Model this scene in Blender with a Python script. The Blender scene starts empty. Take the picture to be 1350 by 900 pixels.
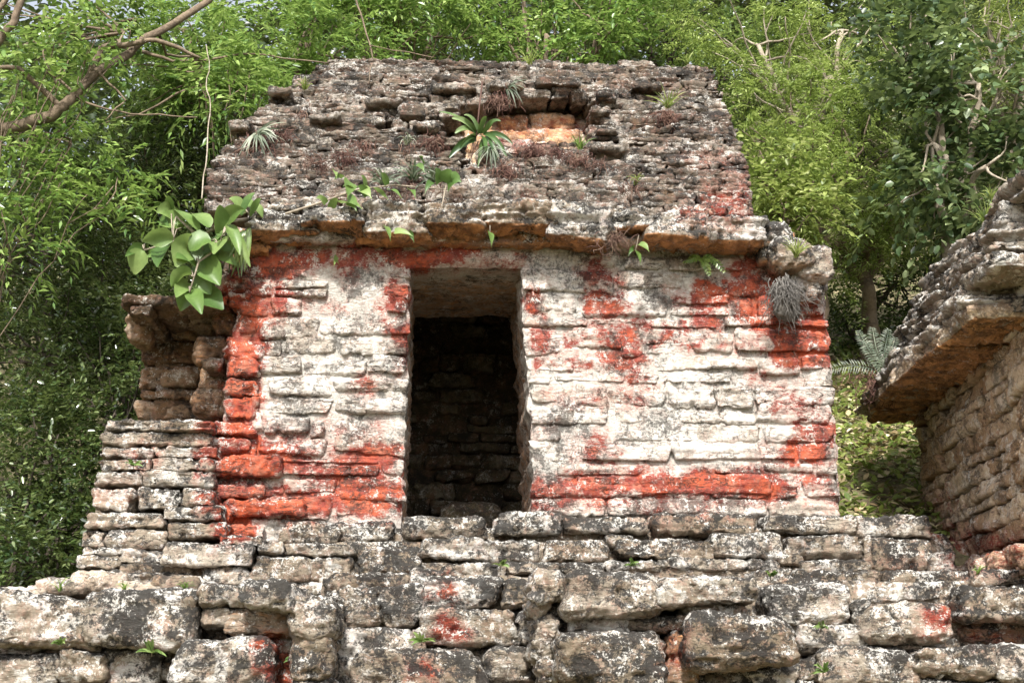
import bpy, math, random
import numpy as np
from math import radians as R
rs = np.random.RandomState
sc = bpy.context.scene
col = sc.collection

# ------------------------------------------------------------------ camera
F = 1854.0; CAMZ = 1.6
PITCH, YAW = math.atan(475/F), math.atan(95/F)
fw = np.array([math.sin(YAW)*math.cos(PITCH), math.cos(YAW)*math.cos(PITCH), math.sin(PITCH)])
rt = np.array([math.cos(YAW), -math.sin(YAW), 0.0])
up = np.cross(rt, fw)
CAM = np.array([0.0, 0.0, CAMZ])
cd = bpy.data.cameras.new('camera'); cam = bpy.data.objects.new('camera', cd); col.objects.link(cam)
cam.location = CAM; cam.rotation_euler = (math.pi/2+PITCH, 0, -YAW)
cd.sensor_width = 36; cd.lens = 36*F/1350; cd.clip_end = 500; cd.clip_start = .05
sc.camera = cam

def at(px, py, Y):
    """photo pixel -> world point on the vertical plane at depth Y"""
    px = np.asarray(px, float); py = np.asarray(py, float)
    d = fw + ((px-675)/F)[..., None]*rt + ((450-py)/F)[..., None]*up
    return CAM + d*(np.asarray(Y)/d[..., 1])[..., None]
def proj(V):
    q = V-CAM; w = q@fw
    return 675+F*(q@rt)/w, 450-F*(q@up)/w

# ------------------------------------------------------------------ noise
def _hash(i, j, k, s):
    h = (i.astype(np.int64)*374761393 + j.astype(np.int64)*668265263 + k.astype(np.int64)*2147483647 + s*974634777) & 0xffffffff
    h = ((h ^ (h >> 13))*1274126177) & 0xffffffff
    h = ((h ^ (h >> 15))*2246822519) & 0xffffffff
    return ((h ^ (h >> 16)) & 0xffffff)/float(0xffffff)
def noise(P, sc_=1.0, seed=0):
    P = np.asarray(P, float)*sc_
    I = np.floor(P).astype(np.int64); f = P-I; u = f*f*f*(f*(f*6-15)+10)
    x, y, z = I[:, 0], I[:, 1], I[:, 2]; r = 0
    for a in (0, 1):
        wx = u[:, 0] if a else 1-u[:, 0]
        for b in (0, 1):
            wy = u[:, 1] if b else 1-u[:, 1]
            for c in (0, 1):
                wz = u[:, 2] if c else 1-u[:, 2]
                r = r + wx*wy*wz*_hash(x+a, y+b, z+c, seed)
    return r*2-1
def fbm(P, s=1.0, o=4, seed=0, g=.55):
    r = 0; a = 1; t = 0
    for k in range(o):
        r = r + a*noise(P, s, seed+k*17); t += a; a *= g; s *= 2.03
    return r/t
def sstep(a, b, x):
    t = np.clip((x-a)/(b-a), 0, 1); return t*t*(3-2*t)

# ------------------------------------------------------------------ mesh building
ATT = ('red', 'rust', 'mort', 'tone', 'lich', 'white')
class MB:
    def __init__(s): s.V = []; s.F = []; s.A = []; s.n = 0
    def add(s, V, F, **at_):
        V = np.asarray(V, float)
        if isinstance(F, np.ndarray): F = [F]
        for f in F:
            if len(f): s.F.append(np.asarray(f, np.int64)+s.n)
        s.V.append(V); s.n += len(V)
        s.A.append({k: (np.broadcast_to(np.asarray(v, float), (len(V),))) for k, v in at_.items()})
        return s
    def build(s, name, mat, parent=None, smooth=True, attrs=True, loc=None):
        V = np.concatenate(s.V)
        off = np.array(parent['_o']) if parent is not None else (np.array(loc) if loc is not None else np.zeros(3))
        me = bpy.data.meshes.new(name)
        me.vertices.add(len(V)); me.vertices.foreach_set('co', (V-off).astype(np.float32).ravel())
        li = np.concatenate([f.ravel() for f in s.F]); tot = np.concatenate([np.full(len(f), f.shape[1]) for f in s.F])
        st = np.concatenate([[0], np.cumsum(tot)[:-1]])
        me.loops.add(len(li)); me.loops.foreach_set('vertex_index', li.astype(np.int32))
        me.polygons.add(len(tot)); me.polygons.foreach_set('loop_start', st.astype(np.int32))
        me.polygons.foreach_set('use_smooth', np.full(len(tot), smooth))
        if attrs:
            for k in ATT:
                if any(k in a for a in s.A):
                    d = np.concatenate([a.get(k, np.zeros(len(v))) for a, v in zip(s.A, s.V)])
                    me.attributes.new(k, 'FLOAT', 'POINT').data.foreach_set('value', d.astype(np.float32))
        me.update(); me.validate()
        me.materials.append(mat)
        o = bpy.data.objects.new(name, me); col.objects.link(o)
        if parent is not None:
            o.parent = parent
            o['_o'] = tuple(off)
        elif loc is not None:
            o.location = loc; o['_o'] = tuple(off)
        else: o['_o'] = (0, 0, 0)
        return o
def tag(o, label=None, cat=None, group=None, kind=None):
    if label: o['label'] = label
    if cat: o['category'] = cat
    if group: o['group'] = group
    if kind: o['kind'] = kind
    return o
def empty(name, loc, label, cat, group=None):
    o = bpy.data.objects.new(name, None); col.objects.link(o); o.location = tuple(float(v) for v in loc)
    o.empty_display_size = .2
    o['_o'] = tuple(float(v) for v in loc)
    return tag(o, label, cat, group)

# ------------------------------------------------------------------ painted red (pigment left on the stone), in facade pixels
# (x0,y0,x1,y1, strength)
RED = [(318,334,425,362,1),(300,372,352,440,1),(345,372,372,415,.8),(296,440,344,500,1),(300,500,342,560,1),(280,550,340,590,1),
 (276,592,378,632,1.1),(276,636,350,660,1.1),(305,655,400,682,1.2),(278,660,330,715,1.1),(390,640,450,680,1),(345,598,395,628,1),
 (430,592,526,640,.9),(440,640,525,668,1.1),(480,590,526,618,1),(400,660,525,676,1),(512,372,540,408,1),(512,424,540,452,1),(518,450,540,480,.9),
 (512,328,612,350,1.1),(440,330,510,348,.9),(610,332,690,344,.7),(455,345,465,372,.7),(365,398,400,412,.6),(420,398,450,412,.6),
 (460,495,490,520,.7),(440,560,520,576,.45),
 (692,385,716,412,1),(700,432,726,464,.75),(734,436,768,462,.6),(704,474,726,488,.75),(750,474,786,487,.8),(776,384,822,412,1),(772,346,800,356,.9),
 (776,352,812,366,.9),(772,422,798,444,.7),(804,432,832,490,.85),(830,444,850,470,.8),(872,428,896,450,1),(815,416,845,424,.8),(815,498,850,508,.8),(722,520,845,532,.6),
 (775,420,840,432,.7),(880,384,890,392,.9),
 (905,385,940,440,.8),(915,378,1000,402,1),(980,366,1018,400,1.1),(1005,380,1030,440,1.1),(1022,432,1060,468,1.2),(1050,405,1088,476,1),(1030,462,1092,478,1),
 (1058,395,1085,430,.8),(965,350,1000,364,.9),(975,335,1000,362,.5),(960,452,1010,460,.6),(905,450,925,462,.6),
 (1030,520,1095,530,.8),(1010,530,1090,545,.7),(1036,582,1062,612,1.2),(1050,556,1096,566,.9),(1060,564,1098,580,1),(1066,582,1100,612,1),
 (976,500,1005,506,.8),(1010,500,1040,512,.6),(706,630,1000,652,.98),(820,622,1022,648,1.02),(960,622,1024,660,.9),(705,652,800,668,.8),
 (1030,632,1100,648,.8),(1060,650,1105,662,.6),(776,588,802,618,.8),(745,598,765,606,.6),(1000,590,1030,602,.5),(800,652,960,676,.5),
 (705,560,735,572,.5),(905,395,930,420,.8)]
# on the roof and its niche, and on the neighbouring ruin and lower blocks
RED += [(905,382,1018,404,1),(962,366,1020,440,1),(1028,420,1090,478,1.1),(345,560,440,600,.45),(390,600,440,640,.6),(1245,700,1350,735,.5),(1225,640,1260,690,.35),(655,160,700,188,.6),(705,162,765,178,.7),(935,250,985,285,.62),(900,272,990,290,.6),(945,215,985,240,.45),(905,205,960,215,.45),
 (574,765,602,790,.9),(566,812,602,842,.8),(530,872,575,892,.8),(340,842,366,860,1.1),(356,858,372,900,1.0),(1216,802,1262,830,.7),(1285,822,1335,848,.5),
 (880,830,902,885,.6),(1250,732,1350,752,.55),(1230,690,1262,705,.6),(1180,735,1215,748,.4),(855,690,872,700,.4),
 (168,585,200,615,.5),(160,640,178,655,.4),(120,640,165,655,.4)]
def red_mask(V, boost=0):
    x, y = proj(V)
    m = (x > 60) & (x < 1400) & (y > 100) & (y < 960)
    out = np.zeros(len(V))
    if not m.any(): return out
    X, Y_, W = x[m], y[m], V[m]
    X = X+fbm(W, 5, 4, 71, .65)*34+noise(W, 30, 5)*5; Y_ = Y_+fbm(W, 5, 4, 91, .65)*22+noise(W, 30, 8)*4
    r = np.zeros(len(X))
    for x0, y0, x1, y1, s in RED:
        cx, cy, hx, hy = (x0+x1)/2, (y0+y1)/2, (x1-x0)/2, (y1-y0)/2
        rr = min(hx, hy)*.6
        dx = np.maximum(np.abs(X-cx)-hx+rr, 0); dy = np.maximum(np.abs(Y_-cy)-hy+rr, 0)
        d = np.hypot(dx, dy)-rr
        r = np.maximum(r, np.clip(.62-d/26, 0, 1)*min(s, 1.15)*.95)
    out[m] = np.clip(r, 0, 1)
    return out

# ------------------------------------------------------------------ stones
_cg = {}
def cube_grid(nx, ny, nz):
    k = (nx, ny, nz)
    if k in _cg: return _cg[k]
    idx = np.arange((nx+1)*(ny+1)*(nz+1)).reshape(nx+1, ny+1, nz+1)
    Q = []
    def q(a, flip):
        f = np.stack([a[:-1, :-1], a[1:, :-1], a[1:, 1:], a[:-1, 1:]], -1).reshape(-1, 4)
        Q.append(f[:, ::-1] if flip else f)
    q(idx[:, :, 0], True); q(idx[:, :, -1], False); q(idx[:, 0, :], False); q(idx[:, -1, :], True); q(idx[0], True); q(idx[-1], False)
    Fq = np.concatenate(Q); u, inv = np.unique(Fq, return_inverse=True)
    g = np.stack(np.meshgrid(np.linspace(-1, 1, nx+1), np.linspace(-1, 1, ny+1), np.linspace(-1, 1, nz+1), indexing='ij'), -1).reshape(-1, 3)
    _cg[k] = (g[u], inv.reshape(-1, 4)); return _cg[k]
I3 = np.eye(3)
def stone(mb, c, h, seed, ax=I3, cell=.02, rnd=.35, rough=1.0, skew=.12, strata=1.0, rust_under=0, tone=None, lich=0, rust=0, white=0, red=True):
    """one weathered block: rounded box, skewed corners, bedding layers, pits"""
    h = np.asarray(h, float); r = rs(seed & 0x7fffffff)
    n = [int(np.clip(math.ceil(2*v/cell), 3, 70)) for v in h]; n[1] = int(np.clip(math.ceil(n[1]*.6), 3, 30))
    U, Fq = cube_grid(*n)
    co = r.uniform(-1, 1, (2, 2, 2, 3))*skew*np.minimum(h, h[2]*1.6)
    T = (U+1)/2; P = U*h; off = 0
    for a in (0, 1):
        for b in (0, 1):
            for d in (0, 1):
                w = (T[:, 0] if a else 1-T[:, 0])*(T[:, 1] if b else 1-T[:, 1])*(T[:, 2] if d else 1-T[:, 2])
                off = off+w[:, None]*co[a, b, d]
    rad = rnd*min(h[0], h[2])*r.uniform(.75, 1.25); rad = min(rad, h.min()*.95)
    inner = np.clip(P, -(h-rad), h-rad); d = P-inner; ln = np.linalg.norm(d, axis=1, keepdims=True)
    nr = d/np.maximum(ln, 1e-9); P = inner+nr*rad
    nn = nr.copy()
    P = P+off
    W = np.asarray(c)+P@ax
    S = W+seed*.731
    sz = min(h[0], h[2]); amp = rough
    dis = fbm(S, 1.6/max(sz*4, .2), 2, seed)*.11*min(sz, .2)+fbm(S, 9, 3, 3)*.018+fbm(S, 28, 3, 9, .65)*.013
    st = noise(S*np.array([1.6, 1.6, 26]), 1, 21)+.5*noise(S*np.array([2.5, 2.5, 60]), 1, 22)
    dis = dis+strata*.008*st*(1-np.abs(nn[:, 2]))
    pit = noise(S, 17, 31); dis = dis-.02*sstep(.45, .8, pit)
    W = W+(nn@ax)*(dis*amp)[:, None]
    tn = r.rand() if tone is None else tone
    ru = np.clip(rust+rust_under*sstep(-.15, -.7, nn[:, 2]), 0, 1)
    mb.add(W, Fq, red=red_mask(W) if red else 0, rust=ru, tone=tn, lich=lich, white=white)
def spx(mb, x0, y0, x1, y1, Y, dep=.5, seed=0, **k):
    """block whose face fills this rectangle on the plane Y"""
    a = at(x0, y0, Y); b = at(x1, y1, Y)
    c = np.array([(a[0]+b[0])/2, Y+dep/2, (a[2]+b[2])/2]); h = np.array([abs(b[0]-a[0])/2, dep/2, abs(a[2]-b[2])/2])
    stone(mb, c, h, seed, **k)
def courses(mb, xl, xr, z0, z1, yf, dep, seed, hz=(.14, .24), wx=(.3, .8), lean=0.0, gap=.012, jit=.03, skip=None, ax=None, org=None, **k):
    """a random stretch of coursed rubble between x bounds given as functions of z"""
    r = rs(seed); z = z0; n = 0
    while z < z1-.03:
        h = min(r.uniform(*hz), z1-z)
        zc = z+h/2; x = xl(zc)+r.uniform(-.03, .03); xe = xr(zc)
        while x < xe-.04:
            w = min(r.uniform(*wx), xe-x)
            if xe-x-w < wx[0]*.5: w = xe-x
            y = yf+lean*(zc-z0)+r.uniform(-jit, jit)
            n += 1
            if not (skip and skip(x+w/2, zc, w, h)):
                c = np.array([x+w/2, y+dep/2, zc]); hh = (w/2-gap/2, dep/2, h/2-gap/2+r.uniform(-.004, .008))
                if ax is None: stone(mb, c, hh, seed*1000+n, **k)
                else: stone(mb, org+c@ax, hh, seed*1000+n, ax=ax, **k)
            x += w
        z += h
def box(mb, lo, hi, seed=0, cell=.08, amp=.02, **k):
    lo = np.array(lo, float); hi = np.array(hi, float); h = (hi-lo)/2
    n = [int(np.clip(math.ceil(2*v/cell), 1, 90)) for v in h]
    U, Fq = cube_grid(*n); W = (lo+hi)/2+U*h
    W = W+np.stack([fbm(W, 3, 3, seed+i) for i in range(3)], -1)*amp
    mb.add(W, Fq, **k)

# ------------------------------------------------------------------ nodes
def mat(name):
    m = bpy.data.materials.new(name); m.use_nodes = True; t = m.node_tree; t.nodes.clear()
    return m, t
class G:
    def __init__(s, t): s.t = t
    def n(s, typ, _o=0, **k):
        nd = s.t.nodes.new('ShaderNode'+typ)
        for a, v in k.items():
            if a.startswith('_'): setattr(nd, a[1:], v); continue
            key = int(a[1:]) if a[0] == 'i' and a[1:].isdigit() else a.replace('_', ' ')
            sk = nd.inputs[key]
            if hasattr(v, 'node'): s.t.links.new(v, sk)
            else: sk.default_value = v
        return nd
    def m(s, op, a, b=None, c=None, clamp=False):
        nd = s.t.nodes.new('ShaderNodeMath'); nd.operation = op; nd.use_clamp = clamp
        for i, v in enumerate((a, b, c)):
            if v is None: continue
            if hasattr(v, 'node'): s.t.links.new(v, nd.inputs[i])
            else: nd.inputs[i].default_value = v
        return nd.outputs[0]
    def noise(s, v, scale, det=5, rough=.6, dist=0):
        return s.n('TexNoise', Vector=v, Scale=scale, Detail=det, Roughness=rough, Distortion=dist).outputs['Fac']
    def ss(s, x, a, b):
        nd = s.n('MapRange', Value=x, From_Min=a, From_Max=b); nd.interpolation_type = 'SMOOTHSTEP'; return nd.outputs[0]
    def mix(s, f, a, b, mode='MIX'):
        nd = s.t.nodes.new('ShaderNodeMix'); nd.data_type = 'RGBA'; nd.blend_type = mode
        for i, v in ((0, f), (6, a), (7, b)):
            if hasattr(v, 'node'): s.t.links.new(v, nd.inputs[i])
            else: nd.inputs[i].default_value = v if i == 0 else (*v, 1)
        return nd.outputs[2]
    def attr(s, k):
        return s.n('Attribute', _attribute_name=k).outputs['Fac']

def masonry(name, c0, c1, white=(.62, .58, .51), w_amt=.5, black=.5, top=.35, red0=(.22, .026, .017), red1=(.46, .078, .026), mort=(.55, .52, .46), rustc=(.56, .26, .10), bump=.5, brown=.3, crack=.7, grime=0, streak=0):
    m, t = mat(name); g = G(t)
    geo = g.n('NewGeometry'); pos = geo.outputs['Position']
    nz = g.n('SeparateXYZ', Vector=geo.outputs['Normal']).outputs['Z']
    flat = g.n('VectorMath', _operation='MULTIPLY', i0=pos, i1=(1, 1, 3.2)).outputs[0]
    tone = g.attr('tone')
    nb = g.noise(pos, 2.6, 5, .6, .3); nm = g.noise(flat, 11, 7, .7, .4); nf = g.noise(pos, 48, 5, .75)
    base = g.mix(g.ss(g.m('ADD', nb, g.m('MULTIPLY', g.m('SUBTRACT', tone, .5), .35)), .3, .7), c0, c1)
    base = g.mix(g.m('MULTIPLY', g.ss(g.noise(pos, 5.2, 6, .65), .52, .72), brown), base, (.19, .105, .05))
    # pale crust
    wn = g.m('ADD', g.noise(pos, 6.5, 7, .74, .5), g.m('ADD', g.m('MULTIPLY', g.attr('white'), .3), g.m('MULTIPLY', g.m('SUBTRACT', tone, .5), .12)))
    base = g.mix(g.m('MULTIPLY', g.ss(wn, .53, .60), w_amt), base, white)
    if grime:
        gm = g.ss(g.noise(flat, 9, 9, .72, .5), .50, .64)
        base = g.mix(g.m('MULTIPLY', gm, g.m('MULTIPLY', grime, g.m('SUBTRACT', 1, g.attr('mort')))), base, g.mix(g.noise(pos, 7, 4), (.20, .155, .13), (.30, .25, .19)))
    base = g.mix(g.attr('mort'), base, g.mix(nm, mort, tuple(v*.8 for v in mort)))
    if streak:
        stv = g.n('VectorMath', _operation='MULTIPLY', i0=pos, i1=(1, 1, .16)).outputs[0]
        base = g.mix(g.m('MULTIPLY', g.ss(g.noise(stv, 5.5, 7, .7, .3), .53, .68), streak), base, (.22, .18, .15))
    # red pigment, worn off in flecks
    rn = g.m('ADD', g.m('MULTIPLY', g.m('SUBTRACT', g.noise(pos, 12, 9, .74, .4), .5), 1.5), g.m('MULTIPLY', g.m('SUBTRACT', g.noise(flat, 40, 6, .75, .3), .5), 1.3))
    rd = g.m('ADD', g.attr('red'), rn)
    rc = g.mix(g.ss(g.m('ADD', g.noise(pos, 4, 7, .72), g.m('MULTIPLY', g.m('SUBTRACT', g.attr('red'), .85), .4)), .38, .60), red0, red1)
    rc = g.mix(g.m('MULTIPLY', g.ss(g.noise(pos, 9, 7, .7), .5, .66), .6), rc, (.40, .16, .10))
    rc = g.mix(g.m('MULTIPLY', g.ss(g.noise(pos, 34, 8, .75), .5, .64), .55), rc, (.27, .13, .09))
    rc = g.mix(g.m('MULTIPLY', g.ss(g.noise(flat, 16, 7, .75), .52, .66), .7), rc, (.10, .034, .026))
    base = g.mix(g.m('MULTIPLY', g.ss(rd, -.1, .42), .5), base, g.mix(g.noise(pos, 8, 5), (.46, .27, .21), (.33, .13, .095)))
    base = g.mix(g.m('MULTIPLY', g.ss(rd, .34, .62), .92), base, rc)
    # ochre stain
    rf = g.m('ADD', g.attr('rust'), g.m('MULTIPLY', g.m('SUBTRACT', nm, .5), .9))
    base = g.mix(g.m('MULTIPLY', g.ss(rf, .35, .75), .92), base, g.mix(g.ss(g.noise(pos, 9, 6, .65), .35, .65), rustc, (.20, .10, .05)))
    # black lichen in fine speckles gathered into drifts, more on upward faces
    drift = g.m('ADD', g.m('MULTIPLY', nz, top*.22), g.m('ADD', g.m('MULTIPLY', g.attr('lich'), .16), g.m('MULTIPLY', g.m('SUBTRACT', g.noise(pos, 4.2, 6, .7, .5), .5), .95)))
    bn = g.m('ADD', g.m('ADD', g.m('MULTIPLY', g.noise(pos, 17, 8, .75, .5), .5), g.m('MULTIPLY', g.noise(pos, 55, 6, .75), .5)), drift)
    base = g.mix(g.m('MULTIPLY', g.ss(bn, .485, .63), black), base, (.026, .025, .023))
    wd = g.m('ADD', g.m('ADD', g.m('MULTIPLY', g.noise(pos, 21, 8, .75), .55), g.m('MULTIPLY', g.noise(pos, 70, 5, .7), .45)), g.m('MULTIPLY', nz, top*.08))
    wd = g.m('ADD', wd, g.m('MULTIPLY', g.m('SUBTRACT', g.noise(pos, 5.5, 5, .65), .5), .55))
    base = g.mix(g.m('MULTIPLY', g.ss(wd, .545, .63), .55*w_amt+.3), base, (.70, .67, .61))
    base = g.mix(.75, base, g.mix(nf, (.15, .15, .15), (.85, .85, .85)), 'OVERLAY')
    # cracks and grime along the bedding
    ck = g.m('ABSOLUTE', g.m('SUBTRACT', g.noise(flat, 8, 5, .6, .9), .5))
    ck = g.m('MULTIPLY', g.m('SUBTRACT', 1, g.ss(ck, .004, .028)), g.ss(g.noise(pos, 4.3, 3, .5), .46, .6))
    ck = g.m('MULTIPLY', ck, g.m('SUBTRACT', 1, g.m('MULTIPLY', g.attr('mort'), .7)))
    base = g.mix(g.m('MULTIPLY', ck, crack), base, (.055, .042, .035))
    hgt = g.m('ADD', g.m('MULTIPLY', g.m('SUBTRACT', nm, g.m('MULTIPLY', ck, .25)), 1.0), g.m('ADD', g.m('MULTIPLY', nf, .35), g.m('MULTIPLY', g.noise(pos, 26, 6, .75), .8)))
    bp = g.n('Bump', Strength=bump, Distance=.025, Height=hgt)
    pb = g.n('BsdfPrincipled', Base_Color=base, Roughness=.92, Normal=bp.outputs[0]); pb.inputs['Specular IOR Level'].default_value = .2
    o = g.n('OutputMaterial', Surface=pb.outputs[0])
    return m
def leafmat(name, c0, c1, c2, trans=.35, rough=.42, spec=.5):
    m, t = mat(name); g = G(t)
    geo = g.n('NewGeometry'); rp = geo.outputs['Random Per Island']
    big = g.noise(geo.outputs['Position'], 2.0, 4, .65)
    f = g.m('ADD', g.m('MULTIPLY', rp, .75), g.m('MULTIPLY', g.m('SUBTRACT', big, .5), 1.9))
    ramp = g.n('ValToRGB', Fac=f); e = ramp.color_ramp.elements
    e[0].position = .05; e[0].color = (*c0, 1); e[1].position = .95; e[1].color = (*c2, 1)
    x = e.new(.5); x.color = (*c1, 1)
    c = ramp.outputs[0]
    fn = g.noise(geo.outputs['Position'], 38, 4, .7)
    c = g.mix(.55, c, g.mix(fn, (.2, .2, .2), (.8, .8, .8)), 'OVERLAY')
    pb = g.n('BsdfPrincipled', Base_Color=c, Roughness=rough); pb.inputs['Specular IOR Level'].default_value = spec
    tr = g.n('BsdfTranslucent', Color=g.mix(.6, c, (.9, 1, .25), 'MULTIPLY'))
    tr2 = g.mix(.5, c, (.35, .5, .05), 'ADD'); t.links.new(g.mix(.25, c, (.42, .52, .12)), tr.inputs['Color'])
    ms = g.n('MixShader', i0=trans, i1=pb.outputs[0], i2=tr.outputs[0])
    g.n('OutputMaterial', Surface=ms.outputs[0]); return m
def barkmat(name, c0, c1):
    m, t = mat(name); g = G(t); pos = g.n('NewGeometry').outputs['Position']
    n = g.noise(pos, 22, 8, .7, .6); b = g.noise(pos, 4, 4)
    c = g.mix(g.ss(g.m('ADD', g.m('MULTIPLY', n, .6), g.m('MULTIPLY', b, .4)), .35, .65), c0, c1)
    bp = g.n('Bump', Strength=.6, Distance=.02, Height=n)
    pb = g.n('BsdfPrincipled', Base_Color=c, Roughness=.9, Normal=bp.outputs[0]); g.n('OutputMaterial', Surface=pb.outputs[0]); return m

M = {}
M['plaster'] = masonry('lime_plaster', (.37, .33, .275), (.57, .53, .465), white=(.64, .61, .56), w_amt=.75, black=.75, top=.2, brown=.35, mort=(.52, .495, .445), bump=.9, grime=.65, crack=.9, streak=.5)
M['grey'] = masonry('weathered_limestone', (.21, .17, .12), (.34, .30, .24), white=(.57, .55, .505), w_amt=.85, black=.95, top=.55, bump=.95, brown=.45)
M['roof'] = masonry('roof_limestone', (.075, .06, .045), (.21, .18, .14), white=(.55, .52, .47), w_amt=.45, black=.9, top=.35, bump=1.0, brown=.55)
M['side'] = masonry('side_limestone', (.17, .135, .095), (.36, .305, .235), white=(.55, .505, .44), w_amt=.6, black=.8, top=.4, bump=.7, brown=.55)
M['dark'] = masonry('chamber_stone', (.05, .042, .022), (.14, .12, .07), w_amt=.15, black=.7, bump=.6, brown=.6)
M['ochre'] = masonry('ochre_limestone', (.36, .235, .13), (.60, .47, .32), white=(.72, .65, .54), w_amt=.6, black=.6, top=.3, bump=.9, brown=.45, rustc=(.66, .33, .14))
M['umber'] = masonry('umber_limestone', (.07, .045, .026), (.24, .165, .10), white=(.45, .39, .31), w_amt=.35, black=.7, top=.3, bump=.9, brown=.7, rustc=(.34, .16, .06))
M['mortar'] = masonry('earth_mortar', (.11, .085, .055), (.22, .175, .115), w_amt=.25, black=.4, bump=.6, brown=.5)

# ------------------------------------------------------------------ facade: stones showing through plaster, a real relief
YF = 10.4
def relief(mb, tl, tr_, br, bl, Y, stones, depth=.04, cell=.009, back=1.4, warp=5, mort_amt=.8, white=0, skirt=12, seed=0, sides='LRTB', lich=0, backamp=.032, rust_v=None):
    A = [at(*p, Y) for p in (tl, tr_, br, bl)]
    nu = int(max(np.linalg.norm(A[0]-A[1]), np.linalg.norm(A[3]-A[2]))/cell); nv = int(np.linalg.norm(A[0]-A[3])/cell)
    u, v = np.meshgrid(np.linspace(0, 1, nu+1), np.linspace(0, 1, nv+1)); u = u.ravel(); v = v.ravel()
    Pp = (np.outer((1-u)*(1-v), tl)+np.outer(u*(1-v), tr_)+np.outer(u*v, br)+np.outer((1-u)*v, bl))
    W = at(Pp[:, 0], Pp[:, 1], Y)
    Q = W+seed*3.3
    wx = Pp[:, 0]+fbm(Q, 4, 3, 11)*warp*1.8+noise(Q, 20, 4)*2.6; wy = Pp[:, 1]+fbm(Q*np.array([.45, 1, .6]), 3, 2, 12)*warp*1.3+fbm(Q, 14, 2, 13)*2.6
    H = np.zeros(len(W)); tone = np.full(len(W), .5); inside = np.zeros(len(W)); rim = np.zeros(len(W)); base = fbm(Q, 1.2, 2, 40)*.02
    r = rs(seed+5)
    for (x0, y0, x1, y1) in stones:
        cx, cy, hx, hy = (x0+x1)/2, (y0+y1)/2, (x1-x0)/2, (y1-y0)/2
        dp = depth*r.uniform(.35, 1.25); tn = r.rand(); tilt = r.uniform(-.3, .3)
        sel = np.where((np.abs(wx-cx) < hx+6) & (np.abs(wy-cy) < hy+6))[0]
        if not len(sel): continue
        rr = min(hx, hy)*r.uniform(.35, .8)
        X, Yy = wx[sel]-cx, wy[sel]-cy
        dx = np.abs(X)-hx+rr; dy = np.abs(Yy)-hy+rr
        d = np.hypot(np.maximum(dx, 0), np.maximum(dy, 0))+np.minimum(np.maximum(dx, dy), 0)-rr+1
        # rounder at the lower arris than the upper: eroded layers
        prof = .6*sstep(1.5, -2.0, d)+.4*sstep(0, -min(hy*.7, 11), d)
        hh = dp*prof*(1+.10*Yy/hy+tilt*X/hx*.8)
        b = hh > H[sel]
        H[sel] = np.where(b, hh, H[sel]); tone[sel] = np.where(prof > .4, tn, tone[sel]); inside[sel] = np.maximum(inside[sel], sstep(2, -3, d)); rim[sel] = np.maximum(rim[sel], np.exp(-((d+1.5)/3.2)**2)*r.choice([0, .3, .7, 1.0]))
    st = noise(Q*np.array([2.0, 2, 34]), 1, 50)+.6*noise(Q*np.array([4, 4, 75]), 1, 51)
    H = H+base+inside*(st*.006+fbm(Q, 11, 4, 60, .65)*.018)+fbm(Q, 3, 2, 64)*.012+fbm(Q, 45, 2, 61)*.004
    H = H-inside*.014*sstep(.35, .7, noise(Q*np.array([1, 1, 2.2]), 12, 33))
    edge = np.minimum(np.minimum(u*nu, (1-u)*nu), np.minimum(v*nv, (1-v)*nv))*cell
    H = H-.035*sstep(.05, 0, edge)**1.5
    H = H+fbm(Q, 6, 3, 65)*.012
    W[:, 1] -= H
    # ragged outer edges
    ed = sstep(.12, 0, edge); W[:, 0] += ed*fbm(W*np.array([0, 0, 1.])+seed, 9, 3, 77)*.03; W[:, 2] += ed*fbm(W*np.array([1., 0, 0])+seed, 7, 3, 78)*.02
    idx = np.arange((nu+1)*(nv+1)).reshape(nv+1, nu+1)
    f = np.stack([idx[1:, :-1], idx[1:, 1:], idx[:-1, 1:], idx[:-1, :-1]], -1).reshape(-1, 4)
    red = np.clip(red_mask(W)+rim*.42*sstep(-.25, .3, fbm(W, 2.2, 3, 88)), 0, 1)
    rustf = np.zeros(len(W)) if rust_v is None else rust_v(Pp[:, 0], Pp[:, 1])
    mb.add(W, f, red=red, tone=tone, mort=(1-inside)*mort_amt, white=white, lich=lich, rust=rustf)
    for sd in sides:
        line = {'L': idx[:, 0], 'R': idx[::-1, -1], 'T': idx[0, ::-1], 'B': idx[-1, :]}[sd]
        L = W[line]; rl = red[line]
        ys = np.linspace(0, 1, skirt+1)**1.3
        S = np.repeat(L[None], skirt+1, 0); S[:, :, 1] = L[None, :, 1]*(1-ys[:, None])+(Y+back)*ys[:, None]
        S = S.reshape(-1, 3); n = len(line)
        k = np.repeat(sstep(0, .15, ys), n)
        nrm = np.array({'L': (-1, 0, 0), 'R': (1, 0, 0), 'T': (0, 0, 1), 'B': (0, 0, -1)}[sd], float)
        S = S+nrm*((fbm(S, 5, 3, 5)*backamp+fbm(S*np.array([1, 1, 4]), 6, 2, 15)*backamp*.7)*k)[:, None]
        ii = np.arange((skirt+1)*n).reshape(skirt+1, n)
        f = np.stack([ii[:-1, :-1], ii[1:, :-1], ii[1:, 1:], ii[:-1, 1:]], -1).reshape(-1, 4)
        mb.add(S, f, red=np.tile(rl, skirt+1)*np.repeat(1-sstep(0, .25, ys), n), tone=.4, rust=np.repeat(sstep(.02, .3, ys), n)*.55, white=0)
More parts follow.
